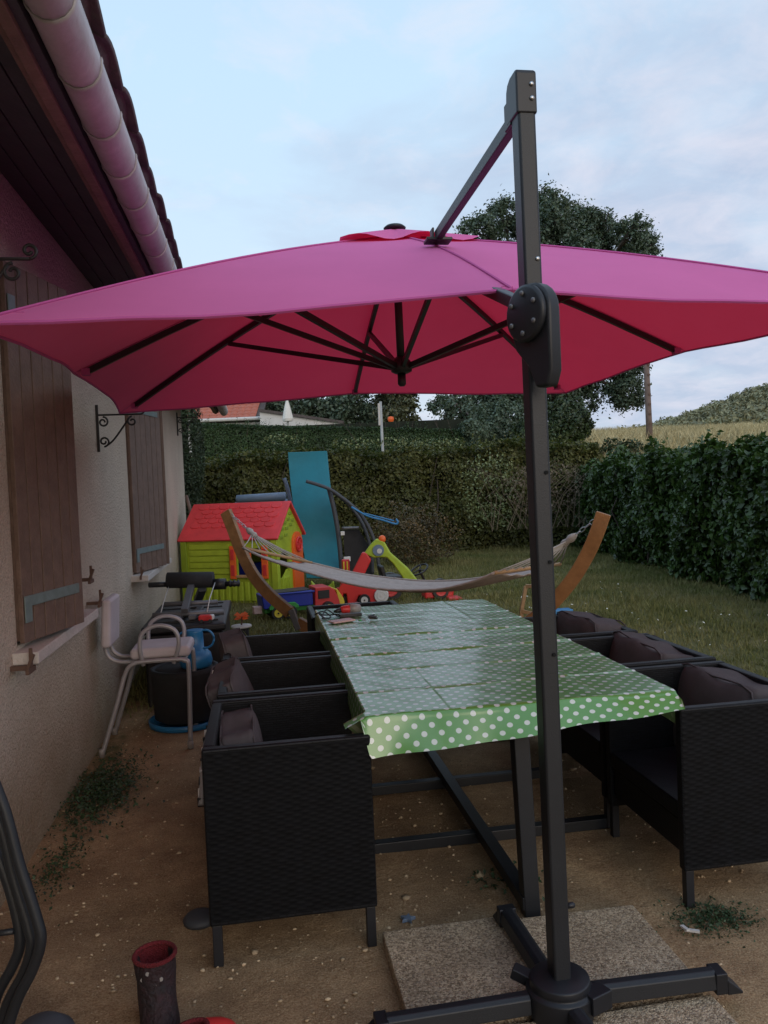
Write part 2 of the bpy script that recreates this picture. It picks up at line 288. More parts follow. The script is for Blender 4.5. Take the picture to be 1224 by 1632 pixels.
# ------------------------------------------------------------------ mesh helpers
def root_loc(o):
    v = Vector((0, 0, 0))
    while o is not None:
        v += o.location; o = o.parent
    return v
class MB:
    def __init__(s): s.v = []; s.f = []; s.uv = None
    def add(s, vs, fs):
        k = len(s.v); s.v += [tuple(q) for q in vs]; s.f += [tuple(i+k for i in f) for f in fs]; return s
    def box(s, c, d, rot=None):
        x, y, z = d[0]/2, d[1]/2, d[2]/2
        R = rot if rot is not None else Matrix.Identity(3)
        if isinstance(rot, (int, float)): R = Matrix.Rotation(rot, 3, 'Z')
        vs = [Vector(c) + R @ Vector(q) for q in ((-x,-y,-z),(x,-y,-z),(x,y,-z),(-x,y,-z),(-x,-y,z),(x,-y,z),(x,y,z),(-x,y,z))]
        return s.add(vs, [(0,3,2,1),(4,5,6,7),(0,1,5,4),(1,2,6,5),(2,3,7,6),(3,0,4,7)])
    def bar(s, a, b, w, h, upv=(0,0,1)):          # rectangular tube a->b
        a = Vector(a); b = Vector(b); d = (b-a); l = d.length; d.normalize(); u = Vector(upv)
        sd_ = d.cross(u)
        if sd_.length < 1e-4: sd_ = d.cross(Vector((1, 0, 0)))
        sd_.normalize(); u = sd_.cross(d).normalized()
        R = Matrix((sd_, d, u)).transposed()
        return s.box((a+b)/2, (w, l, h), R)
    def tube(s, pts, r, n=8, closed=False, cap=True):
        pts = [Vector(p) for p in pts]; m = len(pts)
        rs = r if isinstance(r, (list, tuple)) else [r]*m
        rings = []; prev = None
        for i, p in enumerate(pts):
            if closed: t = pts[(i+1) % m]-pts[i-1]
            else: t = pts[min(i+1, m-1)]-pts[max(i-1, 0)]
            t.normalize()
            if prev is None:
                u = t.orthogonal().normalized()
            else:
                u = prev - t*prev.dot(t)
                u = u.normalized() if u.length > 1e-6 else t.orthogonal().normalized()
            prev = u; v = t.cross(u)
            rings.append([p + (u*math.cos(2*PI*k/n)+v*math.sin(2*PI*k/n))*rs[i] for k in range(n)])
        vs = [q for R_ in rings for q in R_]; fs = []
        for i in range(m if closed else m-1):
            j = (i+1) % m
            for k in range(n): fs.append((i*n+k, i*n+(k+1) % n, j*n+(k+1) % n, j*n+k))
        if cap and not closed: fs += [tuple(range(n))[::-1], tuple((m-1)*n+k for k in range(n))]
        return s.add(vs, fs)
    def lathe(s, prof, c=(0,0,0), n=20, R=None):
        vs = []; R = R or Matrix.Identity(3)
        for (r, z) in prof:
            for k in range(n): vs.append(Vector(c)+R @ Vector((r*math.cos(2*PI*k/n), r*math.sin(2*PI*k/n), z)))
        fs = []
        for i in range(len(prof)-1):
            for k in range(n): fs.append((i*n+k, i*n+(k+1) % n, (i+1)*n+(k+1) % n, (i+1)*n+k))
        fs += [tuple(range(n))[::-1], tuple((len(prof)-1)*n+k for k in range(n))]
        return s.add(vs, fs)
    def prism(s, o2, origin, ux, uy, depth):       # outline in plane (ux, uy), thickness along ux x uy, centred
        o = Vector(origin); ux = Vector(ux).normalized(); uy = Vector(uy).normalized(); n_ = ux.cross(uy)
        m = len(o2)
        A = [o+ux*a+uy*b-n_*depth/2 for a, b in o2]; B = [o+ux*a+uy*b+n_*depth/2 for a, b in o2]
        return s.add(A+B, [tuple(range(m))[::-1], tuple(range(m, 2*m))]+[(i, (i+1) % m, m+(i+1) % m, m+i) for i in range(m)])
    def grid(s, pts):                              # pts[i][j]
        a = len(pts); b = len(pts[0])
        return s.add([q for r_ in pts for q in r_], [(i*b+j, (i+1)*b+j, (i+1)*b+j+1, i*b+j+1) for i in range(a-1) for j in range(b-1)])
    def build(s, name, m, parent=None, smooth=False, bevel=0, seg=2, sub=0, solid=0, world=True, origin=None):
        off = Vector((0, 0, 0))
        if parent is not None and world: off = root_loc(parent)
        if parent is None and origin is not None: off = Vector(origin)
        me = bpy.data.meshes.new(name); me.from_pydata([tuple(Vector(q)-off) for q in s.v], [], s.f); me.validate(); me.update()
        me.materials.append(MAT[m] if isinstance(m, str) else m)
        bmh = bmesh.new(); bmh.from_mesh(me); bmesh.ops.recalc_face_normals(bmh, faces=bmh.faces); bmh.to_mesh(me); bmh.free()
        if smooth:
            me.polygons.foreach_set('use_smooth', [True]*len(me.polygons))
        o = bpy.data.objects.new(name, me); COL.objects.link(o)
        if parent is not None: o.parent = parent
        elif origin is not None: o.location = off
        if solid:
            q = o.modifiers.new('s', 'SOLIDIFY'); q.thickness = solid; q.offset = 0
        if bevel:
            q = o.modifiers.new('b', 'BEVEL'); q.width = bevel; q.segments = seg; q.limit_method = 'ANGLE'
            if not smooth:
                me.polygons.foreach_set('use_smooth', [True]*len(me.polygons)); q.harden_normals = True
        if sub:
            q = o.modifiers.new('u', 'SUBSURF'); q.levels = sub; q.render_levels = sub
        return o
def tag(o, label=None, cat=None, group=None, kind=None):
    if label: o['label'] = label
    if cat: o['category'] = cat
    if group: o['group'] = group
    if kind: o['kind'] = kind
    return o
def thing(name, loc, label, cat, group=None):
    o = bpy.data.objects.new(name, None); COL.objects.link(o); o.location = loc; o.empty_display_size = .1
    return tag(o, label, cat, group)
def copy_tree(o, parent=None):
    c = o.copy(); COL.objects.link(c)
    if parent is not None: c.parent = parent
    for ch in [q for q in bpy.data.objects if q.parent == o]: copy_tree(ch, c)
    return c
def arc(c, r, a0, a1, n, ux, uy):
    c = Vector(c); ux = Vector(ux); uy = Vector(uy)
    return [c+ux*r*math.cos(a0+(a1-a0)*i/n)+uy*r*math.sin(a0+(a1-a0)*i/n) for i in range(n+1)]
def smoothpath(pts, k=6):
    pts = [Vector(p) for p in pts]; o = []
    for i in range(len(pts)-1):
        p0 = pts[max(i-1, 0)]; p1 = pts[i]; p2 = pts[i+1]; p3 = pts[min(i+2, len(pts)-1)]
        for j in range(k):
            t = j/k; o.append(.5*((2*p1)+(p2-p0)*t+(2*p0-5*p1+4*p2-p3)*t*t+(-p0+3*p1-3*p2+p3)*t**3))
    o.append(pts[-1]); return o
def np_mesh(name, V, Fq, m, parent=None, smooth=False):   # V (n,3), Fq (m,k)
    me = bpy.data.meshes.new(name); n = len(V); k = Fq.shape[1]; f = len(Fq)
    if parent is not None: V = V-np.array(root_loc(parent))
    me.vertices.add(n); me.vertices.foreach_set('co', V.astype(np.float32).ravel())
    me.loops.add(f*k); me.loops.foreach_set('vertex_index', Fq.astype(np.int32).ravel())
    me.polygons.add(f); me.polygons.foreach_set('loop_start', np.arange(0, f*k, k, dtype=np.int32))
    try: me.polygons.foreach_set('loop_total', np.full(f, k, dtype=np.int32))
    except Exception: pass
    me.update(calc_edges=True); me.validate()
    me.materials.append(MAT[m]); o = bpy.data.objects.new(name, me); COL.objects.link(o)
    if parent is not None: o.parent = parent
    return o
def leaf_cloud(name, pts, nrm, size, m, parent=None, aspect=.55, flat=.5, sv=.35):
    """folded diamond leaves: 4 corners, 2 triangles"""
    n = len(pts); pts = np.asarray(pts, float)
    nr = np.asarray(nrm, float)+rng.normal(0, flat, (n, 3)); nr /= np.linalg.norm(nr, axis=1)[:, None]+1e-9
    t = rng.normal(0, 1, (n, 3)); t[:, 2] -= .4; t -= nr*np.sum(t*nr, axis=1)[:, None]; t /= np.linalg.norm(t, axis=1)[:, None]+1e-9
    b = np.cross(nr, t); s_ = size*(1+rng.uniform(-sv, sv, (n, 1)))
    V = np.empty((n, 4, 3)); V[:, 0] = pts-t*s_*.5; V[:, 2] = pts+t*s_*.5
    V[:, 1] = pts+b*s_*.5*aspect+nr*s_*.10; V[:, 3] = pts-b*s_*.5*aspect+nr*s_*.10
    k = np.arange(n)[:, None]*4
    F = np.concatenate([k+np.array([[0, 1, 2]]), k+np.array([[0, 2, 3]])])
    return np_mesh(name, V.reshape(-1, 3), F, m, parent)
def bumpy(p, s, seed=0):
    r_ = np.random.default_rng(seed); o = np.zeros(len(p))
    for k in range(9):
        d = r_.normal(0, 1, 3)*s*(1+k*.45); o += np.sin(p@d+r_.uniform(0, 6.28))/(1+k*.4)
    return o/3.2

# ------------------------------------------------------------------ ground
def ss(a, b, x):
    t = np.clip((x-a)/(b-a), 0, 1); return t*t*(3-2*t)
def height(x, y):
    h = .15*ss(5.2, 7.2, y)
    h = h + 2.35*ss(16, 26, y) + 3.0*ss(26, 83, y)**.8*1.0
    h = h + 9.0*np.exp(-((x-78)/22.)**2-((y-90)/22.)**2)
    return h
def lawn_edge(x, y):         # >0 : grass
    e = np.maximum(ss(5.0, 6.4, y), ss(2.0, 3.0, x)*ss(2.9, 4.2, y+.0*x))
    return e
def make_ground():
    xs = np.unique(np.concatenate([np.arange(-4, 9, .12), np.arange(9, 30, .8), np.arange(30, 130, 3), np.linspace(130, 900, 14), -4-np.geomspace(.3, 900, 26)]))
    ys = np.unique(np.concatenate([np.arange(-1, 9, .12), np.arange(9, 30, .5), np.arange(30, 130, 3), np.linspace(130, 1200, 16), -1-np.geomspace(.3, 600, 24)]))
    X, Y = np.meshgrid(xs, ys, indexing='ij'); Z = height(X, Y)
    near = (X > -4) & (X < 9) & (Y > -1) & (Y < 12)
    P3 = np.stack([X.ravel(), Y.ravel(), np.zeros(X.size)], 1)
    Z = Z+np.where(near, .010*bumpy(P3, 3.0, 5).reshape(X.shape), 0)
    a, b = X.shape; V = np.stack([X, Y, Z], -1).reshape(-1, 3); i = (np.arange(a-1)[:, None]*b+np.arange(b-1)[None]).ravel()
    F = np.stack([i, i+b, i+b+1, i+1], 1)
    o = np_mesh('ground', V, F, 'ground'); tag(o, kind='structure')
    g = lawn_edge(V[:, 0], V[:, 1]); g = np.maximum(g, .50*ss(-.62, -.95, V[:, 0])*ss(3.4, 3.9, V[:, 1]))
    dry = np.clip(ss(18, 24, V[:, 1])*ss(5.5, 9, V[:, 0]), 0, 1)
    at = o.data.color_attributes.new('cover', 'FLOAT_COLOR', 'POINT')
    c = np.zeros((len(V), 4), np.float32); c[:, 0] = g; c[:, 1] = dry; c[:, 3] = 1; at.data.foreach_set('color', c.ravel())
    o.data.polygons.foreach_set('use_smooth', [True]*len(o.data.polygons))
make_ground()

def blades(name, n, box, size, m, dens=None, width=.12, lean=.45, label=None, cat='grass'):
    x = rng.uniform(box[0], box[1], n); y = box[2]+(box[3]-box[2])*rng.uniform(0, 1, n)**1.35
    if dens is not None:
        k = rng.uniform(0, 1, n) < dens(x, y); x = x[k]; y = y[k]
    n = len(x); z = height(x, y); s_ = size*(.5+rng.uniform(0, 1, n))*(1+.03*y)
    a = rng.uniform(0, 2*PI, n); dx = rng.normal(0, lean, n)*s_; dy = rng.normal(0, lean, n)*s_
    V = np.empty((n, 3, 3)); wv = s_*width
    V[:, 0] = np.stack([x-np.cos(a)*wv, y-np.sin(a)*wv, z-.01], 1); V[:, 1] = np.stack([x+np.cos(a)*wv, y+np.sin(a)*wv, z-.01], 1)
    V[:, 2] = np.stack([x+dx, y+dy, z+s_], 1)
    o = np_mesh(name, V.reshape(-1, 3), np.arange(3*n).reshape(n, 3), m); return tag(o, label, cat, kind='stuff')
def dl(x, y):
    d = lawn_edge(x, y); p = np.stack([x, y, 0*x], 1); return np.clip((d-.25)*1.6, 0, 1)*(.62+.38*bumpy(p, 1.3, 3))
blades('lawn_grass', 420000, (-1, 7.2, 3.0, 16), .032, 'grass', dl, label='short patchy green lawn with dry spots behind the terrace', cat='grass')
def dt(x, y):
    p = np.stack([x, y, 0*x], 1); return np.clip(lawn_edge(x, y)*(bumpy(p, 1.7, 8)-.25)*1.5+ss(13.8, 15, y)*.5+ss(4.4, 5.3, x-.12*(y-7))*.5, 0, 1)
blades('grass_tuft', 60000, (-1, 6.5, 3.6, 15.5), .075, 'grass', dt, width=.05, label='taller unmown grass along the hedges', cat='grass')
def df(x, y): return ss(5, 8, x-(y-20)*.1)
blades('meadow_grass', 200000, (5, 40, 18, 60), .24, 'dry_grass', df, width=.045, lean=.5, label='tall dry straw coloured meadow grass beyond the right hedge', cat='grass')

def pebbles(name, n, box, smin, smax, label):
    ico = bmesh.new(); bmesh.ops.create_icosphere(ico, subdivisions=1, radius=1); iv = np.array([v.co[:] for v in ico.verts]); jf = np.array([[v.index for v in f.verts] for f in ico.faces]); ico.free()
    x = rng.uniform(box[0], box[1], n); y = rng.uniform(box[2], box[3], n)
    k = (lawn_edge(x, y) < .4) & ~((x > .3) & (x < 1.2) & (y < 2.53)); x = x[k]; y = y[k]; n = len(x)
    sz = smin+(smax-smin)*rng.uniform(0, 1, n)**4
    V = iv[None]*(1+rng.uniform(-.28, .28, (n, len(iv), 1)))*sz[:, None, None]*np.stack([rng.uniform(.7, 1.4, n), rng.uniform(.7, 1.3, n), rng.uniform(.45, .8, n)], 1)[:, None]
    V += np.stack([x, y, height(x, y)+sz*.25], 1)[:, None]
    F = (jf[None]+np.arange(n)[:, None, None]*len(iv)).reshape(-1, 3)
    tag(np_mesh(name, V.reshape(-1, 3), F, 'pebble'), label, 'gravel', kind='stuff')
pebbles('gravel', 9000, (-1.0, 2.6, 1.3, 5.5), .0015, .008, 'scattered pale pebbles and grit on the sandy terrace')
pebbles('stone_chips', 70, (-1.0, 2.4, 1.7, 4.5), .006, .018, 'larger pale stone chips lying on the sandy terrace')

# ------------------------------------------------------------------ house
house = thing('house', (-1.0, 4, 0), 'beige rendered house with brown shutters and pink gutter on the left', 'house')
Y0, Y1 = -4.0, 11.4
w_ = MB()
# openings behind the shutters are closed by the leaves: wall in pieces round two window reveals
W1 = (3.44, 4.44, .89, 2.44); W2 = (6.50, 7.90, .89, 2.35)
def wallbox(y0, y1, z0, z1): w_.box((-1.15, (y0+y1)/2, (z0+z1)/2), (.3, y1-y0, z1-z0))
wallbox(Y0, W1[0], -.3, 2.95); wallbox(W1[1], W2[0], -.3, 2.95); wallbox(W2[1], Y1, -.3, 2.95)
for W in (W1, W2): wallbox(W[0], W[1], -.3, W[2]); wallbox(W[0], W[1], W[3], 2.95)
w_.box((-5.0, Y1-.15, 1.32), (7.4, .296, 3.24)); w_.build('wall', 'render_wall', house)
for W in (W1, W2):
    g = MB(); g.box((-1.2, (W[0]+W[1])/2, (W[2]+W[3])/2), (.02, W[1]-W[0], W[3]-W[2])); win = g.build('window', 'black_plastic', house)
    g = MB(); yc = (W[0]+W[1])/2; g.box((-1.17, yc, (W[2]+W[3])/2), (.05, .08, W[3]-W[2]))
    for yy in (W[0]+.03, W[1]-.03): g.box((-1.17, yy, (W[2]+W[3])/2), (.05, .06, W[3]-W[2]))
    g.build('frame', 'sill', win, bevel=.004)
# sills
g = MB()
g.box((-.965, 3.98, .85), (.13, 1.22, .05)); g.build('window_sill', 'sill', house, bevel=.006)
g = MB(); g.box((-.955, 7.25, .845), (.17, 1.7, .05)); g.build('window_sill', 'sill', house, bevel=.006)
# shutters: boards, straps
def leaf(hinge_y, sgn, width, z0, z1, ang, nb):
    """leaf hinged at hinge_y on the wall face, running in +-Y, swung out by ang"""
    sgnv = Vector((math.sin(ang), sgn*math.cos(ang), 0)); nv = Vector((math.cos(ang), -sgn*math.sin(ang), 0))
    o = Vector((-.985, hinge_y, 0)); bw = width/nb
    back = MB(); c = o+sgnv*width/2-nv*.014; R = Matrix((sgnv, nv, Vector((0, 0, 1)))).transposed()
    back.box(c+Vector((0, 0, (z0+z1)/2)), (width-.01, .012, z1-z0-.02), R); sh = back.build('shutter', 'shutter', house)
    bm_ = None
    for k in range(nb):
        c = o+sgnv*(bw*(k+.5))+nv*(.004+random.uniform(-.001, .001))
        b = MB(); b.box(c+Vector((0, 0, (z0+z1)/2)), (bw-.007, .022, z1-z0), R); b.build('board', 'shutter', sh, bevel=.003)
    for zz in (z0+.17, z1-.22):
        b = MB(); b.box(o+sgnv*width*.46+nv*.02+Vector((0, 0, zz)), (width*.88, .006, .045), R)
        b.box(o+sgnv*.035+nv*.0205+Vector((0, 0, zz-.05 if zz < 1.5 else zz+.05)), (.05, .006, .075), R); b.build('strap', 'strap', sh, bevel=.002)
    return sh
leaf(3.44, 1, .52, .90, 2.46, math.radians(15), 6)
leaf(4.44, -1, .50, .90, 2.44, math.radians(9), 6)
leaf(6.50, 1, .70, .88, 2.40, math.radians(13), 6)
leaf(7.90, -1, .68, .88, 2.40, math.radians(15), 6)
# shutter stays (iron catches)
for (yy, zz) in ((3.34, .82), (4.78, .88), (6.42, .86), (4.56, 1.04)):
    b = MB(); b.bar((-1.0, yy, zz), (-.92, yy, zz), .018, .018); b.bar((-.925, yy-.05, zz-.01), (-.925, yy+.05, zz-.01), .014, .02)
    b.bar((-.925, yy-.04, zz), (-.90, yy-.045, zz+.06), .012, .012); b.bar((-.925, yy+.01, zz), (-.925, yy+.012, zz+.075), .012, .012)
    b.build('shutter_catch', 'rust', house)
# eaves: soffit boards, fascia trim, gutter, tiles
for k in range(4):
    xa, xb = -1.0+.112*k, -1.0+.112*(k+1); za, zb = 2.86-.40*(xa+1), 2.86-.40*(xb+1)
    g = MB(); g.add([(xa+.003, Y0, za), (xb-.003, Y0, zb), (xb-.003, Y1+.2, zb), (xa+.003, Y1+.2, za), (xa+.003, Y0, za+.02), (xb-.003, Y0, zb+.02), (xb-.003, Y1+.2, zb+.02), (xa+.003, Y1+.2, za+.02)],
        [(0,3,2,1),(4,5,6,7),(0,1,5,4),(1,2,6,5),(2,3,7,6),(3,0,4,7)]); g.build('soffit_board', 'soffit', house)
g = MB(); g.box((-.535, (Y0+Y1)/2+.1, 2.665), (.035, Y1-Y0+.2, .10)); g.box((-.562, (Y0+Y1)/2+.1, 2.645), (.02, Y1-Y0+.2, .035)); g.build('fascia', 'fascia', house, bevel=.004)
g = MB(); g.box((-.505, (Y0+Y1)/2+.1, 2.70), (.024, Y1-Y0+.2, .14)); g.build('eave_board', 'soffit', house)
g = MB(); g.add([(-6, Y0, 4.9), (-.37, Y0, 2.78), (-.37, Y1+.2, 2.78), (-6, Y1+.2, 4.9), (-6, Y0, 4.84), (-.40, Y0, 2.735), (-.40, Y1+.2, 2.735), (-6, Y1+.2, 4.84)],
    [(0,1,2,3),(4,7,6,5),(0,4,5,1),(1,5,6,2),(2,6,7,3),(3,7,4,0)]); g.build('roof', 'tile_dark', house)
# gutter in overlapping rounded lengths
seg = .315; y = Y0; i = 0; gm = None
prof = [(-.058, .02), (-.060, 0), (-.054, -.028), (-.038, -.050), (-.016, -.062), (.008, -.063), (.032, -.052), (.048, -.032), (.055, -.008), (.056, .02)]
while y < Y1+.1:
    sgw = 1.0 if i % 2 == 0 else 1.0
    rows = []
    for (t, k) in ((0, 1.045), (.05, 1.05), (.09, 1.0), (.9, .99), (1.0, .985)):
        rows.append([(-.425+px*k, y+seg*t*1.03, 2.665+pz*k) for px, pz in prof])
    if gm is None:
        gm = MB(); gm.grid(rows); first = gm.build('gutter_length', 'gutter', house, smooth=True, solid=.004); fy = y
    else:
        c = first.copy(); COL.objects.link(c); c.location = (0, y-fy, 0); c.parent = house
    y += seg; i += 1
# edge tiles: seen as dark scalloped edge above the gutter
g = MB()
g.grid([[(-.80, yy, 2.95+.03*math.sin(PI*k/6)) for k, yy in enumerate(np.linspace(0, .30, 7))], [(-.355, yy, 2.745+.035*math.sin(PI*k/6)) for k, yy in enumerate(np.linspace(0, .30, 7))]])
b0 = g.build('roof_tile', 'tile_dark', house, smooth=True, solid=.014, world=False); b0.location = (1.0, Y0-4, 0); y = Y0+.30
while y < Y1:
    c = b0.copy(); COL.objects.link(c); c.parent = house; c.location = (1.0+random.uniform(-.006, .006), y-4, random.uniform(-.003, .003)); y += .30
# wrought-iron scroll brackets
def spiral(c, r0, turns, a0, ux, uy, n=26, sgn=1):
    return [Vector(c)+(Vector(ux)*math.cos(a0+sgn*turns*2*PI*i/n)+Vector(uy)*math.sin(a0+sgn*turns*2*PI*i/n))*r0*(1-.72*i/n) for i in range(n+1)]
def bracket(y, z, label, rs=.006):
    t = thing('scroll_bracket', (-1, y, z), label, 'wall bracket', 'wrought iron scroll brackets on the house wall')
    X = Vector((1, 0, 0)); Z = Vector((0, 0, 1)); o = Vector((-.99, y, z))
    g = MB(); g.bar(o, o+Z*.30, .010, .016, (1, 0, 0)); g.build('wall_bar', 'iron', t)
    g = MB(); g.tube([o+Z*.235, o+Z*.235+X*.27]+[q for q in spiral(o+X*.27+Z*.262, .027, 1.2, -PI/2, X, Z)], rs); g.build('arm', 'iron', t, smooth=True)
    g = MB(); p = [o+X*.045+Z*.035, o+X*.10+Z*.08, o+X*.20+Z*.215]
    g.tube(smoothpath(p), rs)
    g.tube(spiral(o+X*.035+Z*.065, .033, 1.3, -PI/2, X, Z), rs); g.tube(spiral(o+X*.035+Z*.19, .033, 1.3, PI/2, X, Z, sgn=-1), rs)
    g.tube(spiral(o+X*.215+Z*.19, .032, 1.2, PI/2, X, Z), rs); g.build('scroll', 'iron', t, smooth=True)
bracket(5.33, 1.78, 'wrought iron scroll bracket on the wall just left of the far shutter')
bracket(10.7, 2.26, 'wrought iron scroll bracket at the far corner of the house wall')
bracket(2.85, 2.06, 'wrought iron scroll above the near shutter, cut by the left edge')

# ------------------------------------------------------------------ parasol
def T_(v): return Vector(v)
cx_, cy_, cz_, psi, tx, ty, CH, DR, CL = .717, 3.783, 2.079, .036, .022, -.023, .592, .061, 1.5
CM = Matrix.Rotation(tx, 3, 'X') @ Matrix.Rotation(ty, 3, 'Y') @ Matrix.Rotation(psi, 3, 'Z'); CC = Vector((cx_, cy_, cz_))
def can(lx, ly, dz=0):        # point of the canopy surface from local square coordinates
    m_ = max(abs(lx), abs(ly)); t = m_/CL
    if m_ < 1e-6: return CC+CM @ Vector((0, 0, CH+dz))
    s_ = min(abs(lx), abs(ly))/m_         # 0 mid rib, 1 corner rib
    rib = CH*(1-t)+.035*math.sin(PI*t)-DR*t*(s_**1.5)
    sag = -.030*math.sin(PI*s_)*t*(1.2-.6*t)
    pull = 1-.035*math.sin(PI*s_)*t**3
    th_ = math.atan2(ly, lx); wr = .0035*math.sin(th_*46+3*t)*t*t*math.sin(PI*s_) + .006*math.sin(th_*9+1.3)*t*(1-t)
    return CC+CM @ Vector((lx*pull, ly*pull, rib+sag+wr+dz))
par = thing('cantilever_parasol', (.778, 2.14, 0), 'large pink square cantilever parasol with dark grey mast and cross base', 'parasol')
g = MB(); n_ = 36
rows = []
# eight panels from crown to hem, in rings
ring = []
for k in range(16):           # unit square perimeter param
    pass
def per(u):                   # u in 0..8 -> perimeter of unit square
    s_ = u % 8; e = int(s_//2); f = (s_-2*e)-1
    return [(f, -1), (1, f), (-f, 1), (-1, -f)][e]
for i in range(1, 25):
    t = i/24
    rows.append([can(per(u)[0]*t*CL, per(u)[1]*t*CL) for u in np.arange(0, 8.001, .125)])
g.grid(rows)
o_ = g.build('canopy', 'canopy', par, smooth=True)
g = MB()      # hem band, seams on the eight ribs
for u in np.arange(0, 8, .125):
    a, b_ = per(u), per(u+.125); p, q = can(a[0]*CL, a[1]*CL), can(b_[0]*CL, b_[1]*CL)
    g.tube([p, q], .006, 5)
g.build('hem', 'canopy_seam', o_)
g = MB()
for k in range(8):
    a = per(k); g.tube([can(a[0]*t, a[1]*t, .003) for t in np.linspace(.1, CL, 16)], .0045, 5)
g.build('seam', 'canopy_seam', o_)
g = MB(); rows = []
for i in range(0, 7):
    t = i/6*.21*CL
    rows.append([can(per(u)[0]*max(t, .01), per(u)[1]*max(t, .01), .035-.012*(i/6)+.016*math.sin(u*PI*2)*(i/6)) for u in np.arange(0, 8.001, .125)])
g.grid(rows); g.build('vent_flap', 'canopy', par, smooth=True)
g = MB(); g.lathe([(.050, 0), (.054, .008), (.042, .018), (.02, .025), (.001, .027)], can(0, 0, .03), 18); g.build('finial_cap', 'anth_plastic', par, smooth=True)
# crown pole and runner hub
crown = can(0, 0, -.02); hub = CC+CM @ Vector((-.01, -.01, -.03))
g = MB(); g.tube([crown, hub+Vector((0, 0, -.04))], .019, 12); g.build('centre_pole', 'anth_plastic', par, smooth=True)
g = MB(); g.lathe([(.03, -.03), (.05, -.02), (.055, .01), (.045, .03), (.024, .05)], hub, 16); g.lathe([(.012, -.09), (.02, -.08), (.02, -.03)], hub, 12); g.build('runner', 'anth_plastic', par, smooth=True)
for k in range(8):
    a = per(k)
    end = .965 if k % 2 else .93
    g = MB(); pts = [can(a[0]*t, a[1]*t, -.022) for t in np.linspace(.04, CL*end, 9)]
    for p, q in zip(pts[:-1], pts[1:]): g.bar(p, q+(q-p)*.04, .020, .026)
    r_ = g.build('rib', 'anth_plastic', par)
    g = MB(); g.box(pts[-1], (.035, .035, .03)); g.build('rib_pocket', 'canopy_seam', r_)
    g = MB(); g.bar(hub+Vector((a[0], a[1], 0)).normalized()*.035, can(a[0]*.80, a[1]*.80, -.04), .018, .024); g.build('strut', 'anth_plastic', par)
# mast
mx0, my0 = .745, 2.020
top = Vector((.731, 2.025, 2.522))
mb = Vector((mx0, my0, .05))
g = MB(); g.bar(mb, top, .048, .060, (0, 1, 0)); mast = g.build('mast', 'anthracite', par, bevel=.008, seg=3)
g = MB(); g.prism([(.034, -.085), (.034, .020), (.026, .028), (-.020, .028), (-.040, .020), (-.052, .002), (-.056, -.03), (-.056, -.085)], top+Vector((0, 0, -.01)), (0, -1, 0), (0, 0, 1), .056); g.build('mast_cap', 'anth_plastic', par, bevel=.008)
for dz in (-.022, -.058):
    for fx in (1,):
        g = MB(); g.lathe([(.006, 0), (.006, .003), (.003, .005)], top+Vector((.013, -.0345, dz)), 10, Matrix.Rotation(PI/2, 3, 'X')); g.build('bolt', 'steel', par, smooth=True)
# support arm
mt = can(0, -.49*CL, .012)
a_ = top+Vector((-.004, .050, -.075))
g = MB(); g.bar(a_, mt+Vector((0, 0, .03)), .026, .040, (0, 0, 1)); g.build('support_arm', 'anthracite', par, bevel=.004)
g = MB(); g.box(mt+Vector((0, 0, .012)), (.10, .07, .012)); g.box(mt+Vector((-.022, 0, .035)), (.008, .045, .045)); g.box(mt+Vector((.022, 0, .035)), (.008, .045, .045)); g.build('arm_shoe', 'anth_plastic', par, bevel=.003)
g = MB(); g.box(a_+Vector((-.019, 0, .01)), (.008, .05, .07)); g.box(a_+Vector((.019, 0, .01)), (.008, .05, .07)); g.build('hinge_plate', 'anth_plastic', par, bevel=.003)
# boom under the near middle rib to the housing
nm = can(0, -1.42, -.03)
g = MB(); g.bar(can(0, -.9, -.075), Vector((.735, 2.06, 1.945)), .030, .036); g.build('boom', 'anth_plastic', par, bevel=.004)
# crank housing: D-shaped slab on each side of the mast
def dshape(r, zlow, fr):
    pts = []
    for k in range(13): a = PI*k/12; pts.append((r*math.cos(a), r*math.sin(a)))
    pts += [(-r, -.03), (-r*.75, -zlow*.45), (-r*.15, -zlow*.7), (fr, -zlow), (r*.8, -zlow), (r, -zlow*.8)]
    return pts
hq = math.radians(20); hn = Vector((-math.cos(hq), -math.sin(hq), 0)); hu = Vector((math.sin(hq), -math.cos(hq), 0))
dc = P(838, 500, 2.02); HR = hn.to_track_quat('Z', 'Y').to_matrix()
g = MB(); g.prism(dshape(.078, .19, .016), dc-hn*.028, hu, (0, 0, 1), .040); g.build('crank_housing', 'anth_plastic', par, bevel=.010, seg=3)
g = MB(); g.lathe([(.068, -.010), (.072, -.005), (.072, .005), (.064, .010)], dc, 28, HR); g.build('tilt_disc', 'anth_plastic', par, smooth=True)
for k in range(6):
    a = k*PI/3+.5; g = MB(); g.lathe([(.007, 0), (.007, .004), (.004, .006)], dc+hn*.010+hu*.050*math.cos(a)+Vector((0, 0, .050*math.sin(a))), 8, HR); g.build('disc_bolt', 'grey_metal', par, smooth=True)
g = MB(); g.lathe([(.012, 0), (.014, .01), (.011, .028), (.006, .033)], dc-hn*.046+hu*.02+Vector((0, 0, -.135)), 12, (-hn).to_track_quat('Z', 'Y').to_matrix()); g.build('crank_knob', 'anth_plastic', par, smooth=True)
g = MB(); g.lathe([(.006, 0), (.006, .003), (.003, .005)], Vector((.745, 1.9945, 2.055)), 10, Matrix.Rotation(PI/2, 3, 'X')); g.build('bolt', 'steel', par, smooth=True)
for zz in (1.73, 1.50, 1.265, 1.02):
    g = MB(); g.lathe([(.005, -.004), (.005, .0030)], Vector((.731+.006*(2.55-zz)+.010, 1.9925-.0021*(2.55-zz), zz)), 10, Matrix.Rotation(PI/2, 3, 'X')); g.build('pin_hole', 'hole', par)
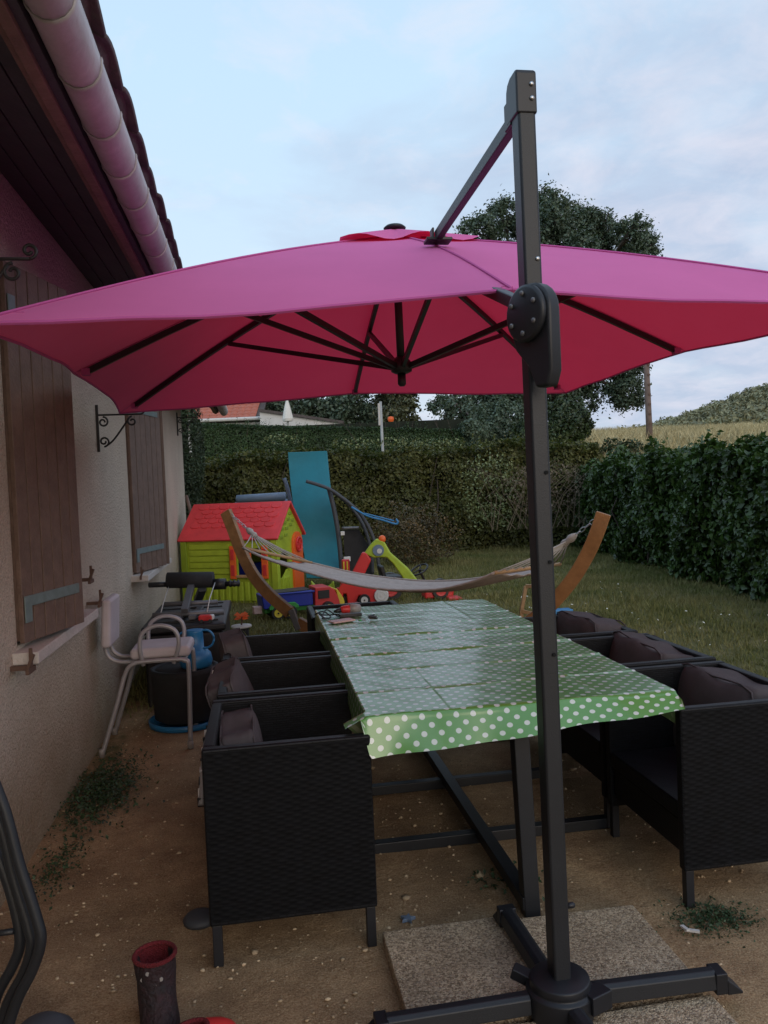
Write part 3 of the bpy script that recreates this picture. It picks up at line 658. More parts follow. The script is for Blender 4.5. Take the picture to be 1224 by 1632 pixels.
g = MB(); g.lathe([(.008, 0), (.008, .02), (.005, .024)], Vector((.767, 2.01, .335)), 10, Matrix.Rotation(PI/2, 3, 'Y')); g.build('lock_screw', 'anth_plastic', par, smooth=True)
# base
bz = .045
g = MB(); g.lathe([(.088, bz-.004), (.093, bz+.02), (.092, bz+.065), (.080, bz+.072), (.082, bz+.080), (.080, bz+.094), (.060, bz+.100), (.045, bz+.102)], (mx0, my0, 0), 32); g.build('base_hub', 'anth_plastic', par, smooth=False, bevel=.004)
for k, (ax, ay) in enumerate(((1, -.03), (-.03, 1), (-1, -.02), (.08, -1))):
    d = Vector((ax, ay, 0)).normalized(); ln = (.44, .42, .48, .46)[k]; a = Vector((mx0, my0, bz+.040))+d*.09; b_ = Vector((mx0, my0, bz+.036))+d*ln
    s_ = Vector((-d.y, d.x, 0))
    g = MB(); g.prism([(-.026, -.022), (.026, -.022), (.022, .018), (.010, .026), (-.010, .026), (-.022, .018)], (a+b_)/2, s_, (0, 0, 1), (b_-a).length); arm = g.build('base_arm', 'anthracite', par, bevel=.003)
    g = MB(); g.box(b_+d*.012+Vector((0, 0, -.004)), (.056, .034, .058), Matrix((s_, d, Vector((0, 0, 1)))).transposed()); g.prism([(0, 0), (.045, -.038), (.045, -.044), (0, -.044)], b_+d*.028+Vector((0, 0, .008)), d, (0, 0, 1), .056); g.build('end_foot', 'anth_plastic', arm, bevel=.003)
g = MB(); g.bar((mx0-.05, my0+.05, bz+.055), (mx0-.105, my0+.085, bz+.075), .04, .03); g.build('clamp_lever', 'anth_plastic', par, bevel=.004)
g = MB(); g.bar((mx0+.05, my0-.06, bz+.05), (mx0+.115, my0-.035, bz+.05), .05, .05); g.build('clamp_lever', 'anth_plastic', par, bevel=.004)

# paving slabs under the base
for k, (xa, xb, ya, yb, rz, lb) in enumerate(((.335, .745, 2.03, 2.52, .01, 'square exposed aggregate paving slab under the left arm of the parasol base'), (.765, 1.18, 2.03, 2.49, -.015, 'square exposed aggregate paving slab behind the right arm of the parasol base'),
        (.765, 1.18, 1.57, 2.00, .02, 'square exposed aggregate paving slab in front of the right arm of the parasol base'), (.335, .745, 1.57, 2.005, -.01, 'square exposed aggregate paving slab in front of the left arm, at the bottom edge'))):
    c = ((xa+xb)/2, (ya+yb)/2, .018); g = MB(); g.box(c, (xb-xa, yb-ya, .044), rz); tag(g.build('paving_slab', 'slab', bevel=.005, origin=c), lb, 'paving slab', 'paving slabs under the parasol base')

# ------------------------------------------------------------------ table and cloth
TX0, TX1, TY0, TY1, TZ = .315, 1.385, 2.53, 4.87, .738
tab = thing('garden_table', (.85, 3.7, 0), 'long dark metal garden table on a central post frame, covered by the green cloth', 'table')
g = MB(); g.box((.85, 3.755, TZ-.020), (TX1-TX0-.015, 2.40, .028)); g.build('tabletop', 'anth_plastic', tab, bevel=.004)
for (yy) in (2.575, 4.5):
    g = MB(); g.bar((.855, yy, 0), (.835, yy, TZ-.03), .055, .055, (0, 1, 0)); g.build('leg', 'anthracite', tab, bevel=.004)
g = MB(); g.bar((.845, 2.55, .05), (.845, 4.55, .05), .05, .045); g.build('floor_beam', 'anthracite', tab, bevel=.004)
for yy in (3.16, 3.77, 4.38):
    g = MB(); g.bar((.36, yy, .022), (1.40, yy, .022), .045, .045); g.build('floor_rail', 'anthracite', tab, bevel=.004)
# cloth
cl = MB(); rows = []; uvs = []
us = np.linspace(-.10, 1.07+.14, 150); vs_ = np.linspace(-.135, 2.34+.02, 260)
for u in us:
    r_ = []
    for v in vs_:
        ox = -min(u, 0) if u < 0 else max(u-1.07, 0); sx = -1 if u < 0 else 1
        oy = max(-v, 0)*(1-.38*max(0, min(1, u/1.07)))
        if u < 0: oy *= max(0, 1+u/.03)
        x = TX0+min(max(u, 0), 1.07); y = TY0+max(v, 0); z = TZ+.004
        fx = u/1.07
        kx = .15*(1 if u > 0 else .6); ky = .38+.45*max(0, min(1, fx))
        # near overhang billows more towards the right
        if oy > 0:
            z -= oy*math.sqrt(max(0, 1-ky*ky)) * (1.0 if oy > .01 else .5); y -= oy*ky
            y += .010*math.sin(u*19+.6)*oy/.13; z += .004*math.sin(u*11)
        if ox > 0:
            if u < 0 and v < .06:      # left wing lies over the chair arm
                x -= ox*.72; z -= ox*.34
            else:
                wgt = 1.0
                x += sx*ox*kx*(1+.6*math.sin(v*7)); z -= ox*.97
            if oy > 0 and u > 1.07: x -= .0; y += oy*.25; z += oy*.4
        if ox == 0 and oy == 0:
            for c0, a0, wd in ((.30, .0040, .009), (.62, .0045, .010), (.93, .008, .018), (1.18, .0050, .010), (1.34, .009, .016), (1.62, .0046, .010), (1.86, .0040, .009), (2.08, .004, .009)):
                z += a0*math.exp(-((v-c0-.012*math.sin(u*6+c0*9)*.6)/wd)**2)*(1+.3*math.sin(u*17+c0*5))
            z += .0009*math.sin(u*37+v*11)*math.sin(v*23) + .0035*math.exp(-((u-.27)/.008)**2)*(.5+.5*math.sin(v*4)) + .0035*math.exp(-((u-.80)/.008)**2)*(.5+.5*math.sin(v*3+1))
        r_.append((x, y, z)); uvs.append((u+3, v+3))
    rows.append(r_)
cl.grid(rows); oc = cl.build('tablecloth', 'oilcloth', smooth=True, origin=(.85, 3.7, .74))
uvl = oc.data.uv_layers.new(name='UVMap'); vi = np.empty(len(oc.data.loops), np.int32); oc.data.loops.foreach_get('vertex_index', vi)
uvl.data.foreach_set('uv', np.array(uvs, np.float32)[vi].ravel())
# normals up on the top
if sum(p.normal.z for p in oc.data.polygons) < 0: oc.data.flip_normals()
tag(oc, 'glossy green oilcloth with white polka dots spread over the long garden table', 'tablecloth')

# things on the table
TT = TZ+.008
t = thing('power_gadget', (.49, 4.62, TT), 'small red and grey cordless hand tool lying on the tablecloth', 'hand tool')
g = MB(); g.tube([(.44, 4.60, TT+.028), (.455, 4.603, TT+.030), (.49, 4.61, TT+.030), (.53, 4.62, TT+.028)], [.012, .022, .026, .024], 12); g.build('body', 'red', t, smooth=True)
g = MB(); g.tube([(.495, 4.612, TT+.032), (.53, 4.62, TT+.030), (.560, 4.63, TT+.028)], [.028, .029, .024], 12); g.build('motor_end', 'gadget_grey', t, smooth=True)
g = MB(); g.tube([(.405, 4.59, TT+.022), (.425, 4.595, TT+.026), (.445, 4.60, TT+.028)], [.006, .013, .016], 10); g.build('nose', 'black_plastic', t, smooth=True)
g = MB(); p = [(.30, 4.66, TT+.004), (.34, 4.58, TT+.03), (.38, 4.52, TT+.006), (.33, 4.48, TT+.006), (.36, 4.57, TT+.04), (.42, 4.54, TT+.006), (.47, 4.50, TT+.008), (.53, 4.52, TT+.006), (.50, 4.55, TT+.012), (.42, 4.52, TT+.018), (.35, 4.60, TT+.006), (.31, 4.55, TT+.03), (.34, 4.49, TT+.006)]
g.tube(smoothpath(p, 8), .004, 6); tag(g.build('cable', 'black_plastic', smooth=True, origin=(.4, 4.55, TT)), 'tangled black power cable at the far left corner of the tablecloth', 'cable')
g = MB(); g.box((.49, 4.51, TT+.012), (.13, .05, .018), .1); tag(g.build('adapter', 'black_plastic', bevel=.004, origin=(.49, 4.51, TT)), 'flat black charger lying in front of the hand tool', 'charger')
g = MB(); g.box((.425, 4.36, TT+.006), (.14, .075, .010), .42); tag(g.build('phone', 'pink', bevel=.004, origin=(.425, 4.36, TT)), 'pale pink phone case lying flat on the tablecloth', 'phone')
t = thing('key_bunch', (.57, 4.34, TT), 'bunch of black and silver keys lying on the tablecloth', 'keys')
for k in range(5):
    a = Vector((.585+random.uniform(-.01, .02), 4.35, TT+.008+.004*k)); ang = random.uniform(-.6, .9)
    g = MB(); g.box(a+Vector((.02*math.cos(ang), .02*math.sin(ang), 0)), (.045, .016, .006), ang); g.build('key', 'black_plastic' if k else 'steel', t, bevel=.002)
g = MB(); g.tube(arc((.545, 4.335, TT+.006), .014, 0, 2*PI, 16, (1, 0, 0), (0, 1, .1)), .002, 6); g.build('ring', 'steel', t)
g = MB(); g.box((.525, 4.33, TT+.006), (.02, .012, .006), .6); g.build('fob', 'green_plastic', t)

# ------------------------------------------------------------------ rattan armchairs and cushions
def armchair(label):
    t = thing('rattan_armchair', (0, 0, 0), label, 'armchair')       # local: faces +x, depth .54, width .60
    D, Wd, Hh = .53, .61, .69
    def part(name, c, d, m='rattan', bev=.008):
        g = MB(); g.box(c, d); return g.build(name, m, t, bevel=bev, world=False)
    for s_ in (-1, 1): part('side_panel', (D/2, s_*(Wd/2-.02), .13+(Hh-.13)/2), (D, .040, Hh-.13))
    nu, nv_ = 84, 224; u_ = np.linspace(.006, D-.006, nu); v_ = np.linspace(.145, Hh-.012, nv_); U, Vv = np.meshgrid(u_, v_, indexing='ij')
    row = np.floor(Vv/.010); fr = Vv/.010-row; hgt = .0011*np.abs(np.sin(PI*fr))**.5*(.45+.55*np.cos(PI*(U/.026+row)))
    for s_ in (-1, 1):
        Yy = s_*(Wd/2+.0005+hgt); V3 = np.stack([U, Yy, Vv], -1).reshape(-1, 3); i_ = (np.arange(nu-1)[:, None]*nv_+np.arange(nv_-1)[None]).ravel()
        F4 = np.stack([i_, i_+nv_, i_+nv_+1, i_+1] if s_ < 0 else [i_, i_+1, i_+nv_+1, i_+nv_], 1)
        wv_ = np_mesh('woven_face', V3, F4, 'rattan_strand'); wv_.parent = t
    part('back_panel', (.021, 0, .13+(Hh-.13)/2), (.038, Wd-.082, Hh-.132))
    part('seat', (D/2+.02, 0, .33), (D-.045, Wd-.084, .06))
    part('front_apron', (D-.03, 0, .235), (.03, Wd-.084, .12))
    for sx in (.022, D-.022):
        for sy in (-1, 1): part('leg', (sx, sy*(Wd/2-.02), .066), (.030, .030, .132), 'anth_plastic', .003)
    return t
def pillow(label, grp, sx=.15, sy=.46, sz=.40, seed=0):
    r_ = random.Random(seed); g = MB(); n = 9; rows_ = []
    bm = bmesh.new(); bmesh.ops.create_cube(bm, size=1); bmesh.ops.subdivide_edges(bm, edges=bm.edges[:], cuts=7, use_grid_fill=True)
    for v in bm.verts:
        x, y, z = v.co
        ex = 1-(2*abs(y))**4*.22; ez = 1-(2*abs(z))**4*.20
        v.co.x = x*sx*ex*ez*1.05; v.co.y = y*sy*(1-.05*(1-(2*abs(z))**2)*0+ .02*math.sin(z*9+seed)); v.co.z = z*sz+.012*math.sin(y*11+seed*2)*(z+.5)
        v.co += Vector((r_.uniform(-1, 1), r_.uniform(-1, 1), r_.uniform(-1, 1)))*.003
    me = bpy.data.meshes.new('cushion'); bm.to_mesh(me); bm.free(); me.materials.append(MAT['cushion']); me.polygons.foreach_set('use_smooth', [True]*len(me.polygons))
    o = bpy.data.objects.new('cushion', me); COL.objects.link(o); q = o.modifiers.new('u', 'SUBSURF'); q.levels = 1; q.render_levels = 1
    return tag(o, label, 'cushion', grp)
first_chair = armchair('x'); used = False
chairs = [(-.21, 2.805+.0, 0, 'dark rattan armchair nearest the camera on the left of the table'), (-.20, 3.475, .01, 'middle dark rattan armchair on the left of the table'), (-.205, 4.15, -.01, 'far dark rattan armchair on the left of the table'),
          (1.90, 2.78, PI+.0, 'dark rattan armchair nearest the camera on the right of the table'), (1.91, 3.44, PI+.01, 'middle dark rattan armchair on the right of the table'), (1.90, 4.12, PI-.012, 'far dark rattan armchair on the right of the table'),
          (.60, 5.45, -PI/2, 'dark rattan armchair at the far head of the table')]
for k, (x, y, rz, lb) in enumerate(chairs):
    c = first_chair if k == 0 else copy_tree(first_chair)
    c.location = (x, y, 0); c.rotation_euler = (0, 0, rz); tag(c, lb, 'armchair', 'dark rattan armchairs around the table')
cush = []
for k, (x, y, z, rx, ry, rz, sx, sy, sz, lb) in enumerate((
    (-.09, 2.86, .50, 0, -.12, .03, .15, .44, .34, 'grey cushion standing in the nearest left armchair'),
    (-.13, 3.53, .53, .06, -.34, -.06, .15, .44, .36, 'grey cushion slumped in the middle left armchair'),
    (-.14, 4.22, .57, -.05, -.18, .10, .15, .44, .34, 'grey cushion crumpled in the far left armchair'),
    (1.78, 2.84, .495, 0, .14, .0, .25, .51, .38, 'grey cushion in the nearest right armchair'),
    (1.78, 3.50, .505, .03, .18, -.02, .25, .52, .38, 'grey cushion in the middle right armchair'),
    (1.77, 4.18, .52, -.03, .14, .02, .24, .52, .38, 'grey cushion in the far right armchair'))):
    o = pillow(lb, 'grey cushions standing in the rattan armchairs', sx, sy, sz, k); o.location = (x, y, z); o.rotation_euler = (rx, ry, rz)
    for sg in (-1, 1):
        g = MB(); xx = sg*sx*.36; hy, hz_ = sy*.475, sz*.475
        g.tube(smoothpath([(xx, -hy, -hz_), (xx*1.05, 0, -hz_-.004), (xx, hy, -hz_), (xx, hy+.002, 0), (xx, hy, hz_), (xx*1.05, 0, hz_+.006), (xx, -hy, hz_), (xx, -hy-.002, 0), (xx, -hy, -hz_)], 3), .004, 6)
        g.build('piping', 'cushion', o, smooth=True, world=False)

# ------------------------------------------------------------------ white stool with arms
t = thing('perching_stool', (-.65, 4.9, 0), 'white tubular stool with arm loops and padded seat and back, against the wall', 'stool')
r0 = .0135; ya, yb = 4.76, 5.12
for k, yy in enumerate((ya, yb)):
    sg = -1 if k == 0 else 1
    g = MB(); g.tube(smoothpath([(-.95, yy+sg*.03, 0.01), (-.86, yy+sg*.01, .28), (-.80, yy, .47), (-.755, yy, .515), (-.70, yy, .525), (-.52, yy, .525), (-.465, yy, .515), (-.445, yy, .46), (-.455, yy+sg*.02, .01)], 5), r0, 10); g.build('leg_loop', 'steel_grey', t, smooth=True)
    g = MB(); g.tube(smoothpath([(-.70, yy-sg*.012, .50), (-.715, yy, .60), (-.70, yy, .685), (-.64, yy, .725), (-.57, yy, .725), (-.51, yy, .69), (-.495, yy, .61), (-.53, yy-sg*.012, .50)], 6), r0*.95, 10); g.build('arm_loop', 'steel_grey', t, smooth=True)
    g = MB(); yy2 = 4.86 if k == 0 else 5.02
    g.tube(smoothpath([(-.915, yy2, .80), (-.925, yy2, .64), (-.915, yy2, .56), (-.87, yy2, .52), (-.80, yy2, .51), (-.72, yy2, .51)], 5), r0*.95, 10); g.build('back_support', 'steel_grey', t, smooth=True)
    for fx in (-.95, -.455):
        g = MB(); g.lathe([(.017, 0), (.018, .03), (.016, .045)], (fx, yy+sg*(.03 if fx < -.9 else .02), 0), 10); g.build('rubber_foot', 'gadget_grey', t, smooth=True)
g = MB(); g.tube([(-.76, ya, .515), (-.76, yb, .515)], r0, 8); g.tube([(-.47, ya, .515), (-.47, yb, .515)], r0, 8); g.build('cross_tube', 'steel_grey', t, smooth=True)
g = MB(); g.box((-.605, (ya+yb)/2, .565), (.345, .33, .065)); g.build('seat', 'stool_pad', t, bevel=.025, seg=4)
g = MB(); g.box((-.90, 4.93, .755), (.055, .32, .285), Matrix.Rotation(.06, 3, 'Y')); g.build('backrest', 'stool_pad', t, bevel=.022, seg=4)

# dark planter stand and blue watering can
t = thing('round_planter', (-.52, 5.27, 0), 'round black tub with a blue saucer standing behind the white stool', 'tub')
g = MB(); g.lathe([(.15, .03), (.20, .06), (.21, .34), (.215, .375), (.19, .375), (.185, .34)], (-.52, 5.27, 0), 28); g.build('tub', 'black_matt', t, smooth=True)
g = MB(); g.lathe([(.20, 0), (.235, .01), (.24, .045), (.225, .045), (.19, .015)], (-.52, 5.27, 0), 28); g.build('saucer', 'blue_plastic', t, smooth=True)
g = MB(); g.lathe([(.18, .355), (.184, .368), (.02, .374)], (-.52, 5.27, 0), 28); g.build('lid', 'black_matt', t, smooth=True)
t = thing('watering_can', (-.42, 5.24, .375), 'bright blue plastic watering can with ring handle standing behind the white stool', 'watering can')
g = MB(); g.lathe([(.085, .376), (.10, .39), (.105, .42), (.098, .46), (.075, .485), (.055, .495), (.052, .60), (.055, .615), (.045, .615)], (-.44, 5.22, 0), 24); g.build('body', 'blue_plastic', t, smooth=True)
g = MB(); g.tube(arc((-.375, 5.20, .555), .058, 0, 2*PI, 22, (.97, -.15, 0), (0, 0, 1)), .007, 8, closed=False); g.build('handle', 'blue_plastic', t, smooth=True)
g = MB(); g.tube(arc((-.50, 5.22, .55), .055, PI*.5, PI*1.5, 12, (1, 0, 0), (0, 0, 1)), .007, 8); g.build('back_handle', 'blue_plastic', t, smooth=True)
# patterned strap hanging behind the near-left chairs
t = thing('speckled_strap', (-.30, 3.5, 0), 'thin grey speckled strap hanging down behind the left armchairs', 'strap')
g = MB()
pts = smoothpath([(-.245, 4.0, .60), (-.255, 3.9, .52), (-.235, 3.72, .42), (-.25, 3.45, .47), (-.265, 3.3, .38), (-.275, 3.2, .25)], 8)
g.tube(pts, .016, 7); g.build('strap_cord', 'gadget_grey', t, smooth=True)
for i, p in enumerate(pts[1:-1:2]):
    g = MB(); g.box(p+Vector((0, 0, .0)), (.036, .012, .036), Matrix.Rotation(i*.5, 3, 'X')); g.build('fleck', 'black_matt' if i % 2 else 'white_plastic', t, bevel=.003)

# ------------------------------------------------------------------ storage chest + exercise rollers
g0 = thing('storage_chest', (-.55, 6.3, 0), 'long black storage chest by the wall under the exercise bench', 'storage chest')
g = MB(); g.box((-.55, 6.25, .26), (.54, 1.15, .52)); g.build('box', 'black_plastic', g0, bevel=.02)
g = MB(); g.box((-.55, 6.25, .552), (.58, 1.2, .055)); g.build('lid', 'black_plastic', g0, bevel=.018)
for yy in np.linspace(5.8, 6.7, 5):
    g = MB(); g.box((-.55, yy, .583), (.46, .03, .012)); g.build('lid_ridge', 'black_plastic', g0, bevel=.004)
t = thing('exercise_bench', (-.5, 6.1, .59), 'black exercise bench with foam rollers and grey frame on top of the black chest', 'exercise bench')
g = MB(); g.tube([(-.70, 6.17, .845), (-.36, 6.12, .835)], .060, 18); g.build('foam_roller', 'black_matt', t, smooth=True)
g = MB(); g.tube([(-.84, 6.19, .815), (-.70, 6.17, .815)], .020, 10); g.build('bar_end', 'black_plastic', t, smooth=True)
g = MB(); g.tube([(-.36, 6.12, .80), (-.27, 6.10, .80)], .042, 14); g.tube([(-.27, 6.1, .80), (-.165, 6.08, .798)], .020, 10)
for xx in (-.24, -.21, -.18): g.tube([(xx, 6.095, .80), (xx+.012, 6.093, .80)], .026, 12)
g.build('hand_grip', 'black_plastic', t, smooth=True)
g = MB(); g.bar((-.52, 6.13, .81), (-.55, 5.78, .66), .05, .035); g.build('upright', 'grey_metal', t, bevel=.004)
g = MB(); g.bar((-.45, 6.2, .76), (-.52, 6.6, .62), .06, .04); g.build('rear_brace', 'grey_rubber', t, bevel=.004)
g = MB(); g.tube([(-.78, 5.86, .63), (-.28, 5.82, .63)], .020, 10); g.tube([(-.72, 6.05, .68), (-.33, 6.0, .68)], .018, 10); g.build('cross_bar', 'grey_metal', t, smooth=True)
g = MB(); g.bar((-.60, 5.76, .612), (-.57, 6.2, .612), .05, .03); g.bar((-.50, 5.76, .612), (-.47, 6.2, .612), .05, .03); g.build('foot_rail', 'grey_metal', t, bevel=.004)
g = MB(); g.tube([(-.345, 6.09, .82), (-.38, 5.9, .72), (-.395, 5.80, .64)], .004, 6); g.build('cord', 'white_plastic', t, smooth=True); g = MB(); g.tube([(-.69, 6.12, .80), (-.72, 5.95, .68), (-.73, 5.85, .62)], .003, 6); g.build('cord', 'white_plastic', t, smooth=True)
t = thing('toy_car', (-.42, 5.74, .58), 'small red and white toy car left on the front edge of the black chest', 'toy car')
g = MB(); g.box((-.40, 5.72, .612), (.10, .07, .04), -.1); g.build('body', 'red', t, bevel=.012)
g = MB(); g.box((-.36, 5.715, .615), (.035, .06, .035), -.1); g.build('cab', 'white_plastic', t, bevel=.01)
for xx, yy in ((-.43, 5.69), (-.37, 5.68), (-.43, 5.755), (-.37, 5.75)):
    g = MB(); g.lathe([(.013, -.006), (.013, .006)], (xx, yy, .593), 10, Matrix.Rotation(PI/2, 3, 'X')); g.build('wheel', 'black_plastic', t)
t = thing('flower_pot', (-.20, 7.29, .15), 'small black pot with white rim holding an orange dried flower', 'flower pot')
g = MB(); g.lathe([(.05, .15), (.062, .155), (.068, .27), (.062, .27)], (-.2, 7.29, 0), 18); g.build('pot', 'black_matt', t, smooth=True)
g = MB(); g.lathe([(.088, .265), (.095, .272), (.09, .285), (.05, .287)], (-.2, 7.29, 0), 20); g.build('rim', 'white_plastic', t, smooth=True)
g = MB(); g.tube([(-.2, 7.29, .28), (-.19, 7.29, .34), (-.2, 7.28, .38)], .008, 6); g.build('stem', 'rust', t)
for k in range(9):
    a = k*.7; c = Vector((-.195+.04*math.cos(a), 7.28+.03*math.sin(a), .37+.02*math.sin(k*2.1))); g = MB(); g.add([c+Vector((-.03, 0, -.01)), c+Vector((0, .02, .015)), c+Vector((.03, 0, -.005)), c+Vector((0, -.02, -.012))], [(0,1,2,3)]); g.build('petal', 'orange', t, solid=.003)

# ------------------------------------------------------------------ playhouse
A = Vector((.178, 9.496, .15)); vv = Vector((.337, .716, 0)).normalized(); uu = Vector((-vv.y, vv.x, 0)); ZZ = Vector((0, 0, 1)); PL, PW = 1.22, .80
ph = thing('playhouse', A, 'lime green plastic playhouse with red tiled roof and orange shutters and door', 'playhouse')
def W(a, b, c): return A+uu*a+vv*b+ZZ*c       # a along long side, b into depth, c up
def pbox(name, a0, a1, b0, b1, c0, c1, m, par_=None, bev=.006):
    R = Matrix((uu, vv, ZZ)).transposed(); g = MB(); g.box(W((a0+a1)/2, (b0+b1)/2, (c0+c1)/2), (a1-a0, b1-b0, c1-c0), R); return g.build(name, m, par_ or ph, bevel=bev)
EH, RH = .80, 1.19
# front long wall (b=0) with window opening a .22-.52, c .32-.66
wall = pbox('front_wall', 0.0, .17, 0, .03, 0, EH, 'lime'); pbox('front_wall_board', .50, PL, 0, .03, 0, EH, 'lime'); pbox('front_wall_base', .17, .50, 0, .03, 0, .34, 'lime'); pbox('front_wall_head', .17, .50, 0, .03, .66, EH, 'lime')
for k in range(5): pbox('cladding_board', .60, 1.14, -.018, .002, .36+.075*k, .36+.075*k+.058, 'lime', bev=.006)
for k in range(13): pbox('picket', .10+.085*k, .10+.085*k+.06, -.020, .002, .03, .28+.02*math.sin(k*1.3), 'lime', bev=.012)
pbox('corner_post', -.03, .05, -.03, .05, 0, EH, 'lime'); pbox('corner_post', PL-.05, PL+.03, -.03, .05, 0, EH, 'lime_dark')
for a0, sgn in ((.50, 1), (.17, -1)):
    a1 = a0+sgn*.085; sh = pbox('window_shutter', min(a0, a1), max(a0, a1), -.05, -.025, .30, .70, 'orange', bev=.01)
    for c0 in (.34, .53): pbox('shutter_panel', min(a0, a1)+.02, max(a0, a1)-.02, -.058, -.048, c0, c0+.13, 'red', sh, bev=.004)
pbox('window_ledge', .16, .51, -.05, .03, .315, .345, 'wood_light')
pbox('window_bar', .325, .345, .0, .02, .345, .66, 'orange')
# back wall and left gable
pbox('back_wall', 0, PL, PW-.03, PW, 0, EH, 'lime_dark')
for aa, nm_ in ((PL-.015, 'left_gable'),):
    g = MB(); g.prism([(0, 0), (PW, 0), (PW, EH), (PW/2, RH-.02), (0, EH)], W(aa, 0, 0), vv, ZZ, .03); g.build(nm_, 'lime_dark', ph)
# right gable with arch opening (b .08-.36) and arched door (b .42-.72)
def archo(b0, b1, c0, c1, n=10):
    r_ = (b1-b0)/2; return [(b0, c0), (b1, c0)]+[((b0+b1)/2+r_*math.cos(PI*k/n), c1-r_+r_*math.sin(PI*k/n)) for k in range(n+1)]
def gab(name, poly, m, depth=.03, a=.0, par_=None): g = MB(); g.prism(poly, W(a, 0, 0), vv, ZZ, depth); return g.build(name, m, par_ or ph, bevel=.003)
n = 10; r_ = .14; cb, ct = .22, .62
left = [(0, 0), (.08, 0), (.08, ct-r_)]+[(cb-r_*math.cos(PI*k/n), ct-r_+r_*math.sin(PI*k/n)) for k in range(1, n)]+[(.36, ct-r_), (.36, 0), (.42, 0), (PW, 0), (PW, EH), (PW/2, RH-.02), (0, EH)]
gab('right_gable', left, 'lime')
gab('door', archo(.45, .75, .02, .82), 'orange', .03, -.03)
g = MB(); q = arc(W(-.055, .60, .66), .085, 0, 2*PI, 20, vv, ZZ); g.tube(q, .014, 6)
for k in range(4): a = k*PI/4; g.tube([W(-.055, .60, .66)+vv*.085*math.cos(a)+ZZ*.085*math.sin(a), W(-.055, .60, .66)-vv*.085*math.cos(a)-ZZ*.085*math.sin(a)], .009, 6)
g.build('door_window', 'red', ph)
gab('gate', [(.085, .05), (.355, .05), (.355, .34), (.28, .38), (.16, .30), (.085, .28)], 'lime', .022, -.012)
for k in range(5): gab('gate_slat', [(.10+.05*k, .08), (.125+.05*k, .08), (.125+.05*k, .30), (.10+.05*k, .28)], 'lime', .01, -.028)
for (b0, c0) in ((.14, .86), (.27, .86), (.40, .90), (.22, .93), (.34, .97), (.46, .95), (.40, 1.04), (.10, .76), (.24, .78)):
    gab('brick_relief', [(b0, c0), (b0+.09, c0), (b0+.09, c0+.035), (b0, c0+.035)], 'lime_dark', .014, -.018)
pbox('floor_inside', .05, PL-.05, .05, PW-.05, .0, .03, 'deep_blue'); pbox('inner_box', .45, .8, .40, .6, .03, .45, 'deep_blue', bev=.02)
# roof: two slopes with raised shingles
ov = .055; rl = math.hypot(PW/2+.06, RH-EH+.03)
for sgn in (-1, 1):
    rd = (vv*sgn*(PW/2+.06)-ZZ*(RH-EH+.055)).normalized(); o = W(PL/2, PW/2, RH+.01); rn = uu.cross(rd); rn = rn if rn.z > 0 else -rn
    R = Matrix((uu, rd, uu.cross(rd))).transposed()
    g = MB(); g.box(o+rd*rl/2, (PL+2*ov, rl, .03), R); rs_ = g.build('roof_slope', 'roof_red', ph, bevel=.008)
    for rr in range(5):
        for cc in range(8):
            a = -.50+.142*cc+(.071 if rr % 2 else 0)
            if abs(a) > .56: continue
            hh = [(-.068, -.030), (.068, -.030), (.066, .020), (.034, .040), (-.034, .040), (-.066, .020)]
            g = MB(); g.prism([(p*.97, q) for p, q in hh], o+uu*a+rd*(.075+.078*rr)+rn*(.018), uu, rd, .014); g.build('shingle', 'roof_red', rs_, bevel=.004)

# ------------------------------------------------------------------ toys
def wheel(parent, c, r, wd, tyre, hubm, ax=Vector((0, 1, 0)), name='wheel'):
    R = ax.to_track_quat('Z', 'Y').to_matrix()
    g = MB(); g.lathe([(r*.8, -wd/2), (r*.96, -wd/2), (r, -wd/4), (r, wd/4), (r*.96, wd/2), (r*.8, wd/2)], c, 20, R); o = g.build(name, tyre, parent, smooth=False, bevel=.002)
    g = MB(); g.lathe([(r*.62, -wd*.56), (r*.58, -wd*.6), (r*.2, -wd*.5), (r*.2, wd*.5), (r*.58, wd*.6), (r*.62, wd*.56)], c, 16, R); g.build('hub', hubm, o)
    g = MB(); g.lathe([(r*.14, -wd*.68), (r*.14, wd*.68)], c, 10, R); g.build('axle_cap', tyre, o)
    return o
# dump truck
t = thing('toy_truck', (.3, 8.35, .15), 'large plastic toy tipper truck with blue bed and red cab below the hammock', 'toy truck')
tu = Vector((.97, .20, 0)).normalized(); tv = Vector((-tu.y, tu.x, 0)); TO = Vector((.0, 8.33, .15)); TR = Matrix((tu, tv, ZZ)).transposed()
def tb(name, a, b, c, d, m, pr=None, bev=.01): g = MB(); g.box(TO+tu*a+tv*b+ZZ*c, d, TR); return g.build(name, m, pr or t, bevel=bev)
g = MB(); g.prism([(-.02, .13), (.50, .13), (.50, .29), (-.04, .27)], TO, tu, ZZ, .30); g.build('bed', 'deep_blue', t, bevel=.012)
g = MB(); g.prism([(.0, .275), (.48, .285), (.46, .20), (.02, .20)], TO+ZZ*.012, tu, ZZ, .26); g.build('bed_inside', 'black_plastic', t)
tb('bed_rim', .24, -.155, .275, (.56, .018, .02), 'deep_blue'); tb('chassis', .38, 0, .10, (.76, .14, .05), 'green_plastic')
g = MB(); g.prism([(.52, .08), (.80, .08), (.80, .16), (.74, .27), (.69, .31), (.53, .31)], TO, tu, ZZ, .27); cab = g.build('cab', 'red', t, bevel=.012)
for bb in (-.142, .142):
    g = MB(); g.prism([(.56, .19), (.68, .19), (.68, .275), (.56, .275)], TO+tv*bb, tu, ZZ, .012); g.build('side_window', 'black_plastic', cab)
g = MB(); g.prism([(.805, .06), (.86, .06), (.84, .17), (.77, .28), (.755, .27)], TO, tu, ZZ, .27); g.build('bonnet', 'yellow', t, bevel=.012)
